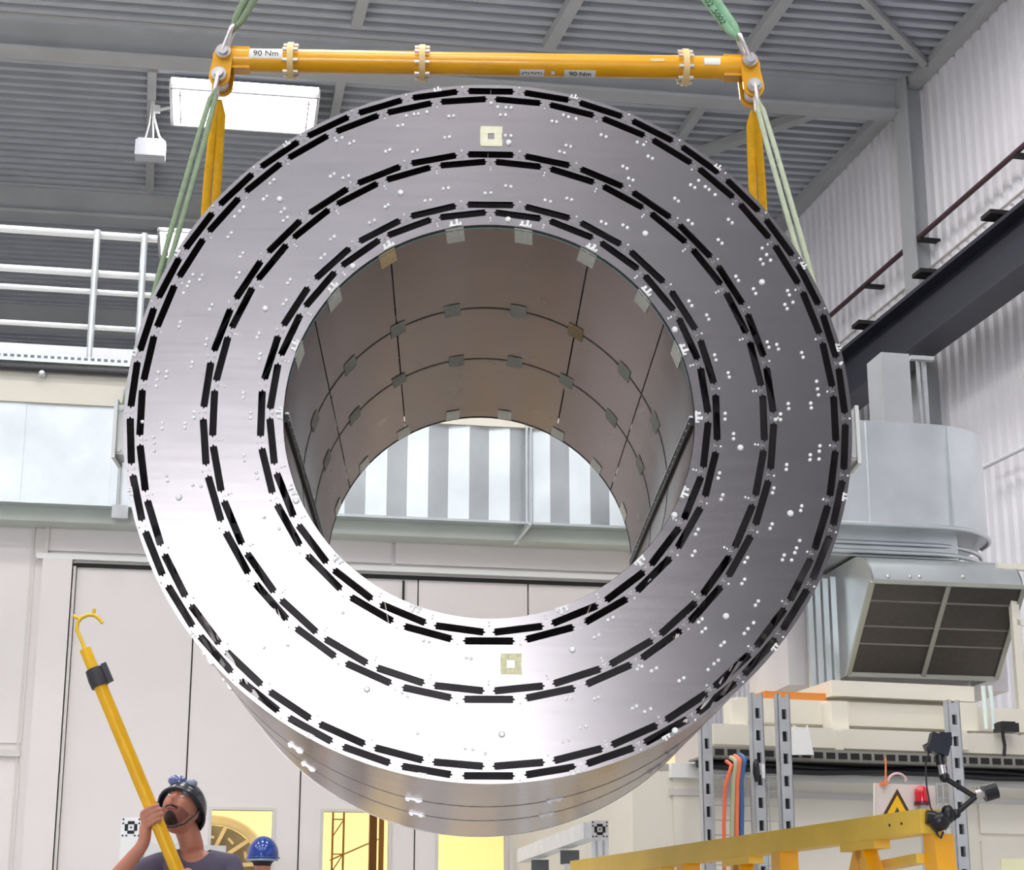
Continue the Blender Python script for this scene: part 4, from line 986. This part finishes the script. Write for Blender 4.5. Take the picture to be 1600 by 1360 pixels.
# ================================================================== PEOPLE
def skinned(edges, joints, root, sub=2):
    """one continuous mesh grown over a skeleton: joints {name:(pos, radius)}"""
    names = list(joints); idx = {n: i for i, n in enumerate(names)}
    me = bpy.data.meshes.new('sk'); me.from_pydata([joints[n][0] for n in names], [(idx[a], idx[b]) for a, b in edges], [])
    o = bpy.data.objects.new('sk', me); COL.objects.link(o)
    md = o.modifiers.new('s', 'SKIN'); md.use_smooth_shade = True; md.branch_smoothing = .4
    for i, n in enumerate(names):
        r = joints[n][1]; r = r if isinstance(r, tuple) else (r, r); me.skin_vertices[0].data[i].radius = r; me.skin_vertices[0].data[i].use_root = (n == root)
    sb_ = o.modifiers.new('d', 'SUBSURF'); sb_.levels = sub; sb_.render_levels = sub
    dg = bpy.context.evaluated_depsgraph_get(); m2 = bpy.data.meshes.new_from_object(o.evaluated_get(dg)); bpy.data.objects.remove(o); return m2
def remesh_join(meshes, voxel):
    bm = bmesh.new()
    for m in meshes: bm.from_mesh(m)
    me = bpy.data.meshes.new('rj'); bm.to_mesh(me); bm.free()
    o = bpy.data.objects.new('rj', me); COL.objects.link(o)
    r = o.modifiers.new('r', 'REMESH'); r.mode = 'VOXEL'; r.voxel_size = voxel; r.use_smooth_shade = True
    s2 = o.modifiers.new('s', 'SMOOTH'); s2.iterations = 3; s2.factor = .4
    dg = bpy.context.evaluated_depsgraph_get(); m2 = bpy.data.meshes.new_from_object(o.evaluated_get(dg)); bpy.data.objects.remove(o); return m2
def head_fn(d):
    # radial shaping of a unit direction; face towards -y
    def g(x, y, z, s): 
        q = Vector((x, y, z)).normalized(); return math.exp(-(1 - d.dot(q)) / s)
    k = 1.0
    k += .30 * g(0, -1, -.12, .008) + .14 * g(0, -1, .08, .008) + .05 * g(0, -1, -.2, .006)   # nose, bridge
    k += .05 * (g(.35, -1, .3, .03) + g(-.35, -1, .3, .03))                                  # brow
    k -= .09 * (g(.38, -1, .12, .014) + g(-.38, -1, .12, .014))                               # eye sockets
    k += .06 * (g(.55, -.9, -.15, .04) + g(-.55, -.9, -.15, .04))                              # cheeks
    k += .07 * g(0, -1, -.52, .012) - .05 * g(0, -1, -.4, .006) + .04 * g(0, -1, -.34, .004)    # lips
    k += .13 * g(0, -.85, -.95, .04)                                                         # chin
    k -= .10 * (g(.9, -.4, -.7, .08) + g(-.9, -.4, -.7, .08)); k += .05 * g(0, 1, .2, .2)
    return k
M_skin = mat('skin', (196, 130, 108), .5, 0, .06, 14)
M_beard = mat('dark_beard', (52, 38, 38), .8, 0, .2, 60)
M_shirt = mat('grey_purple_tshirt', (92, 86, 108), .85, 0, .08, 20, bump=.2)
M_trouser = mat('dark_trousers', (50, 54, 70), .85, 0, .1, 15)
M_helm = mat('black_helmet', (26, 30, 40), .3, 0, .1, 8, coat=.4)

# ---- worker with the pole
WY = 8.6
def wpt(px, py, dy=0): return atY(px, py, WY + dy)
HC = wpt(281, 1266); 
RH = Matrix.Rotation(math.radians(-9), 3, 'Z') @ Matrix.Rotation(math.radians(-32), 3, 'X') @ Matrix.Rotation(math.radians(8), 3, 'Y')
PA, PB = wpt(240, 1272, -.26), wpt(133, 1015, -.26)        # pole axis
pd = (PB - PA).normalized(); POLE0 = PA - pd * 1.15
grip = PA + pd * -.01
sh_r, sh_l = wpt(252, 1352, .04), wpt(360, 1352, .04)
nb = wpt(305, 1338, .04)
elb = Vector((-1.77, 8.40, 1.27)); pr_ = .03
# a direction across the pole towards the viewer's left
ptl = Vector((-1, 0, 0)); ptl = (ptl - pd * ptl.dot(pd)).normalized(); pfr = pd.cross(ptl); pfr = -pfr if pfr.y > 0 else pfr
palm = grip + ptl * .042 + pfr * -.012; wrist = palm - pd * .07 + ptl * .035 + Vector((0, 0, -.02))
J = {'pelvis': ((nb.x, WY + .05, .98), (.15, .11)), 'waist': ((nb.x, WY + .05, 1.12), (.14, .10)), 'chest': ((nb.x, WY + .05, 1.28), (.165, .115)), 'upch': ((nb.x, WY + .05, 1.38), (.13, .095)),
     'neckb': (nb + Vector((-.01, .02, .02)), .062), 'neck': (HC.lerp(nb, .55) + Vector((0, .03, 0)), .056), 'skull': (HC + Vector((0, .03, -.02)), .06),
     'shr': (sh_r, .062), 'elr': (elb, .045), 'wrr': (wrist, .029), 'plr': (palm, .03),
     'shl': (sh_l, .062), 'ell': ((-1.19, 8.52, 1.10), .045), 'wrl': (POLE0 + pd * .80 + Vector((.05, .01, 0)), .029), 'pll': (POLE0 + pd * .83 + Vector((.03, .0, 0)), .03),
     'hr': ((nb.x - .1, WY + .05, .92), .09), 'kr': ((nb.x - .12, WY + .03, .5), .062), 'ar': ((nb.x - .14, WY + .06, .09), .042), 'tr': ((nb.x - .15, WY - .1, .04), .038),
     'hl': ((nb.x + .1, WY + .05, .92), .09), 'kl': ((nb.x + .12, WY + .03, .5), .062), 'al': ((nb.x + .14, WY + .06, .09), .042), 'tl': ((nb.x + .16, WY - .1, .04), .038)}
E_ = [('pelvis', 'waist'), ('waist', 'chest'), ('chest', 'upch'), ('upch', 'neckb'), ('neckb', 'neck'), ('neck', 'skull'), ('upch', 'shr'), ('shr', 'elr'), ('elr', 'wrr'), ('wrr', 'plr'), ('upch', 'shl'), ('shl', 'ell'), ('ell', 'wrl'), ('wrl', 'pll'),
      ('pelvis', 'hr'), ('hr', 'kr'), ('kr', 'ar'), ('ar', 'tr'), ('pelvis', 'hl'), ('hl', 'kl'), ('kl', 'al'), ('al', 'tl')]
body = skinned(E_, J, 'pelvis')
hb = MB().ball(HC, (.078, .094, .112), RH, 64, 48, fn=head_fn)
for s_ in (-1, 1): hb.ball(HC + RH @ Vector((s_ * .079, .012, -.005)), (.012, .02, .032), RH @ Matrix.Rotation(s_ * .3, 3, 'Z'), 14, 10)
def grip_hand(mb, c, tl, fr, ax, r, s_=1):
    """four fingers and a thumb closed round a bar of radius r; tl = side the palm is on, fr = side the fingers cross"""
    bk = -fr
    for i, (off, ln) in enumerate(((.034, 3.9), (.012, 4.2), (-.010, 4.0), (-.031, 3.4))):
        pts = []; rad = []
        for k in range(9):
            a = -.55 + ln * k / 8 * .82; rr = r + .0105
            pts.append(c + ax * off + (tl * math.cos(a) + fr * math.sin(a)) * rr); rad.append(.0105 - .0022 * k / 8 + (.0012 if k in (2, 5) else 0))
        mb.tube(pts, rad, 10); mb.ball(pts[-1], .0083, n=10, m=6); mb.ball(pts[0], .0115, n=10, m=6)
    th = [c + ax * -.01 + tl * (r + .016) + bk * .012, c + ax * .02 + tl * (r + .004) + bk * (r * .6 + .012), c + ax * .045 + tl * .004 + bk * (r + .011), c + ax * .055 - tl * .022 + bk * (r + .006)]
    mb.tube(th, [.016, .0135, .0115, .010], 10); mb.ball(th[-1], .010, n=10, m=6)
    mb.ball(c + tl * (r + .016) - ax * .002 + bk * .004, (.018, .026, .044), Matrix((tl, fr, ax)).transposed(), 14, 10)
grip_hand(hb, grip, ptl, pfr, pd, pr_)
g2 = POLE0 + pd * .83; grip_hand(hb, g2, -ptl, pfr, pd, pr_)
hm = hb.mesh('h')
wm = remesh_join([body, hm], .006)
wm.name = 'body'
worker = thing('person', 'worker in grey T-shirt and dark helmet looking up, holding a long yellow pole', 'person', (nb.x, WY, 0))
wm.transform(Matrix.Translation(-Vector((nb.x, WY, 0))))
for m_ in (M_skin, M_beard, M_trouser, mat('stubbled_skin', (150, 94, 82), .6, 0, .15, 60)): wm.materials.append(m_)
org = Vector((nb.x, WY, 0)); RHi = RH.transposed()
for p in wm.polygons:
    c_ = p.center + org; q = RHi @ (c_ - HC); p.use_smooth = True
    face = (c_ - HC).length < .15
    if face and q.y < -.02:
        goatee = (q.x / .036) ** 2 + ((q.z + .102) / .036) ** 2 < 1 and q.y < -.03
        mous = -.051 < q.z < -.039 and abs(q.x) < .03 and q.y < -.075
        if q.z < -.036: p.material_index = 3
        if goatee or mous: p.material_index = 1
    if face and q.z > .0 and q.y > -.05: p.material_index = 1 if q.z > .03 else 0
    if c_.z < 1.0 and abs(c_.x - nb.x) < .27 and c_.y > WY - .06: p.material_index = 2
bo = bpy.data.objects.new('body', wm); COL.objects.link(bo); bo.parent = worker
# face details
for s_ in (-1, 1):
    e = HC + RH @ Vector((s_ * .030, -.083, .016)); MB().ball(e, .0105, n=12, m=8).build('eye', mat('eye_white', (225, 215, 210), .3), worker)
    MB().ball(e + RH @ Vector((0, -.0085, .002)), .0045, n=10, m=6).build('iris', mat('iris', (40, 28, 24), .3), worker)
    MB().tube([HC + RH @ Vector((s_ * (.014 + .008 * k), -.093 + .0035 * k, .034 + (.004 if 0 < k < 4 else 0))) for k in range(5)], .0035, 6).build('eyebrow', M_beard, worker)
MB().tube([HC + RH @ Vector((x, -.093 + abs(x) * .35, -.055)) for x in (-.02, -.01, 0, .01, .02)], [.002, .004, .0045, .004, .002], 8).build('lips', mat('lips', (176, 96, 92), .5), worker)
# shirt: follows the body a few millimetres out
def garment(src, keep, off, m, name, parent):
    bm = bmesh.new(); bm.from_mesh(src)
    bmesh.ops.delete(bm, geom=[f for f in bm.faces if not keep(f.calc_center_median())], context='FACES')
    bm.normal_update()
    for v in bm.verts: v.co += v.normal * off
    me = bpy.data.meshes.new(name); bm.to_mesh(me); bm.free(); me.materials.clear(); me.materials.append(m)
    for p in me.polygons: p.use_smooth = True; p.material_index = 0
    o = bpy.data.objects.new(name, me); COL.objects.link(o); o.parent = parent; return o
def along(p, a, b): d = b - a; return (p - a).dot(d) / d.dot(d), ((p - a) - d * ((p - a).dot(d) / d.dot(d))).length
ell_ = Vector(J['ell'][0])
def keep1(p):
    q = p + org
    if q.z < .93 or (q - nb).length < .07 or q.z > nb.z + .02: return False
    for a_, b_ in ((sh_r, elb), (sh_l, ell_)):
        t_, d_2 = along(q, a_, b_)
        if t_ > .6 and d_2 < .12: return False
    for w_, e_ in ((wrist, elb), (Vector(J['wrl'][0]), ell_)):
        t_, d_2 = along(q, w_, e_)
        if -.6 < t_ < 1.1 and d_2 < .07: return False
    return abs(q.x - nb.x) < .33
garment(wm, keep1, .011, M_shirt, 'tshirt', worker)
# helmet with goggles and strap
def helmet(par, c, R, rx, ry, rz, m, z0=.05, name='helmet'):
    mb = MB().ball(c, (rx, ry, rz), R, 32, 14, z0=z0)
    mb.tube([c + R @ Vector((rx * 1.03 * math.cos(a), ry * 1.03 * math.sin(a), rz * z0)) for a in [2 * math.pi * k / 32 for k in range(33)]], .007, 8)
    return mb.build(name, m, par)
hc2 = HC + RH @ Vector((0, .022, .022)); RT = RH @ Matrix.Rotation(math.radians(-14), 3, 'X')
helm = helmet(worker, hc2, RT, .106, .128, .118, M_helm, z0=-.12)
MB().ball(hc2 + RT @ Vector((-.035, -.105, .062)), (.045, .028, .028), RT, 16, 10).build('goggle_lens', mat('blue_goggles', (96, 104, 160), .15, 0, .1, 10, coat=.6), helm)
MB().ball(hc2 + RT @ Vector((.035, -.105, .058)), (.03, .022, .02), RT, 16, 10).build('goggle_lens', mat('clear_goggle', (150, 158, 180), .15, 0, .1, 10, coat=.6), helm)
for s_ in (-1, 1):
    MB().tube([HC + RH @ Vector(q) for q in ((s_ * .09, .0, .03), (s_ * .088, -.015, -.03), (s_ * .066, -.035, -.095), (s_ * .03, -.05, -.128), (0, -.055, -.135))], .0045, 6).build('chin_strap', M_helm, helm)

# ---- the yellow pole
pole = thing('hook_pole', 'long yellow pole with a hook at the top held by the worker', 'pole', POLE0)
MB().cyl(POLE0, PB - pd * .18, pr_, 18).build('lower_tube', mat('pole_yellow', (240, 180, 16), .4, 0, .05, 8), pole)
MB().cyl(PB - pd * .18, PB, pr_ * .85, 18).build('upper_tube', mat('pole_yellow_light', (246, 190, 20), .4), pole)
cA = wpt(157, 1073, -.26); cA = PA + pd * (cA - PA).dot(pd); cl_ = MB().tube([cA - pd * .0, cA + pd * .04, cA + pd * .085], [pr_ * 1.35, pr_ * 1.4, pr_ * 1.25], 16); cl_.box(cA - ptl * .05 + pd * .045, (.012, .012, .045), Matrix((ptl, pfr, pd)).transposed())
cl_.build('clamp', mat('dark_grey_clamp2', (52, 52, 58), .5), pole)
hk = [wpt(x, y, -.26) for x, y in ((133, 1016), (127, 1000), (120, 985), (121, 973), (128, 965), (138, 961), (148, 962), (156, 968), (160, 974))]
pts = []
for i in range(len(hk) - 1): pts += [hk[i].lerp(hk[i + 1], k / 3) for k in range(3)]
pts.append(hk[-1]); MB().tube(pts, .009, 10).build('hook', mat('hook_yellow', (244, 200, 50), .4), pole)
for a, b in (((124, 968), (114, 962)), ((146, 962), (147, 952))): MB().cyl(wpt(*a, -.26), wpt(*b, -.26), .008, 8).build('prong', mat('hook_yellow', (244, 200, 50), .4), pole)

# ---- second person seen from behind, blue helmet
PY = 13.2
h2 = atY(411, 1338, PY)
person2 = thing('person', 'person in blue helmet seen from behind before the lit window', 'person', (h2.x, PY, 0))
x, z = h2.x, h2.z
J = {'pelvis': ((x, PY, .98), (.15, .11)), 'waist': ((x, PY, 1.15), (.14, .1)), 'chest': ((x, PY, 1.36), (.17, .12)), 'neckb': ((x, PY, z - .2), .06), 'neck': ((x, PY - .01, z - .12), .055), 'head': ((x, PY, z - .02), .075),
     'shr': ((x - .18, PY, z - .26), .06), 'elr': ((x - .24, PY + .05, 1.15), .045), 'wrr': ((x - .2, PY + .2, .98), .03), 'shl': ((x + .18, PY, z - .26), .06), 'ell': ((x + .24, PY + .05, 1.15), .045), 'wrl': ((x + .2, PY + .2, .98), .03),
     'hr': ((x - .1, PY, .92), .09), 'kr': ((x - .11, PY, .5), .062), 'ar': ((x - .12, PY - .03, .09), .042), 'tr': ((x - .13, PY + .14, .04), .038), 'hl': ((x + .1, PY, .92), .09), 'kl': ((x + .11, PY, .5), .062), 'al': ((x + .12, PY - .03, .09), .042), 'tl': ((x + .13, PY + .14, .04), .038)}
E2 = [('pelvis', 'waist'), ('waist', 'chest'), ('chest', 'neckb'), ('neckb', 'neck'), ('neck', 'head'), ('chest', 'shr'), ('shr', 'elr'), ('elr', 'wrr'), ('chest', 'shl'), ('shl', 'ell'), ('ell', 'wrl'), ('pelvis', 'hr'), ('hr', 'kr'), ('kr', 'ar'), ('ar', 'tr'), ('pelvis', 'hl'), ('hl', 'kl'), ('kl', 'al'), ('al', 'tl')]
b2 = skinned(E2, J, 'pelvis')
hb = MB().ball((x, PY - .01, z), (.076, .094, .112), Matrix.Rotation(math.pi, 3, 'Z'), 40, 30, fn=head_fn)
for s_ in (-1, 1): hb.ball((x + s_ * .079, PY - .01, z - .01), (.012, .02, .032), None, 12, 8)
for hx in (-.2, .2):
    for k in range(4): hb.tube([(x + hx + (k - 1.5) * .018, PY + .22, .96), (x + hx + (k - 1.5) * .02, PY + .27, .93), (x + hx + (k - 1.5) * .02, PY + .29, .89 + .006 * abs(k - 1.5))], [.0095, .009, .008], 8)
    hb.tube([(x + hx * .9, PY + .2, .96), (x + hx * .72, PY + .23, .93), (x + hx * .7, PY + .26, .90)], [.011, .01, .009], 8)
m2 = remesh_join([b2, hb.mesh('h2')], .009); m2.transform(Matrix.Translation(-Vector((x, PY, 0)))); m2.name = 'body'
for q in (M_skin, M_beard, M_trouser): m2.materials.append(q)
for p in m2.polygons:
    p.use_smooth = True
    if p.center.z > z - .07 and p.center.y < .03: p.material_index = 1
    elif p.center.z < 1.0 and abs(p.center.y) < .16: p.material_index = 2
o = bpy.data.objects.new('body', m2); COL.objects.link(o); o.parent = person2
garment(m2, lambda p: .93 < p.z < z - .2 + .03 and not (p.z < 1.24 and abs(p.x) > .19) and p.y < .14, .011, mat('pale_shirt', (214, 206, 200), .8), 'shirt', person2)
h_ = helmet(person2, Vector((x, PY, z + .0)), Matrix.Identity(3), .108, .128, .135, mat('blue_helmet', (24, 62, 150), .2, 0, .05, 6, coat=.6), z0=-.1)
MB().tube([Vector((x + .104 * math.cos(a), PY + .124 * math.sin(a), z - .03)) for a in [math.pi * (1.08 + .84 * k / 16) for k in range(17)]], .009, 8).build('rim_band', mat('helmet_band', (150, 170, 200), .4), h_)

# tidy helper properties
for o in bpy.data.objects:
    if '_org' in o: del o['_org']
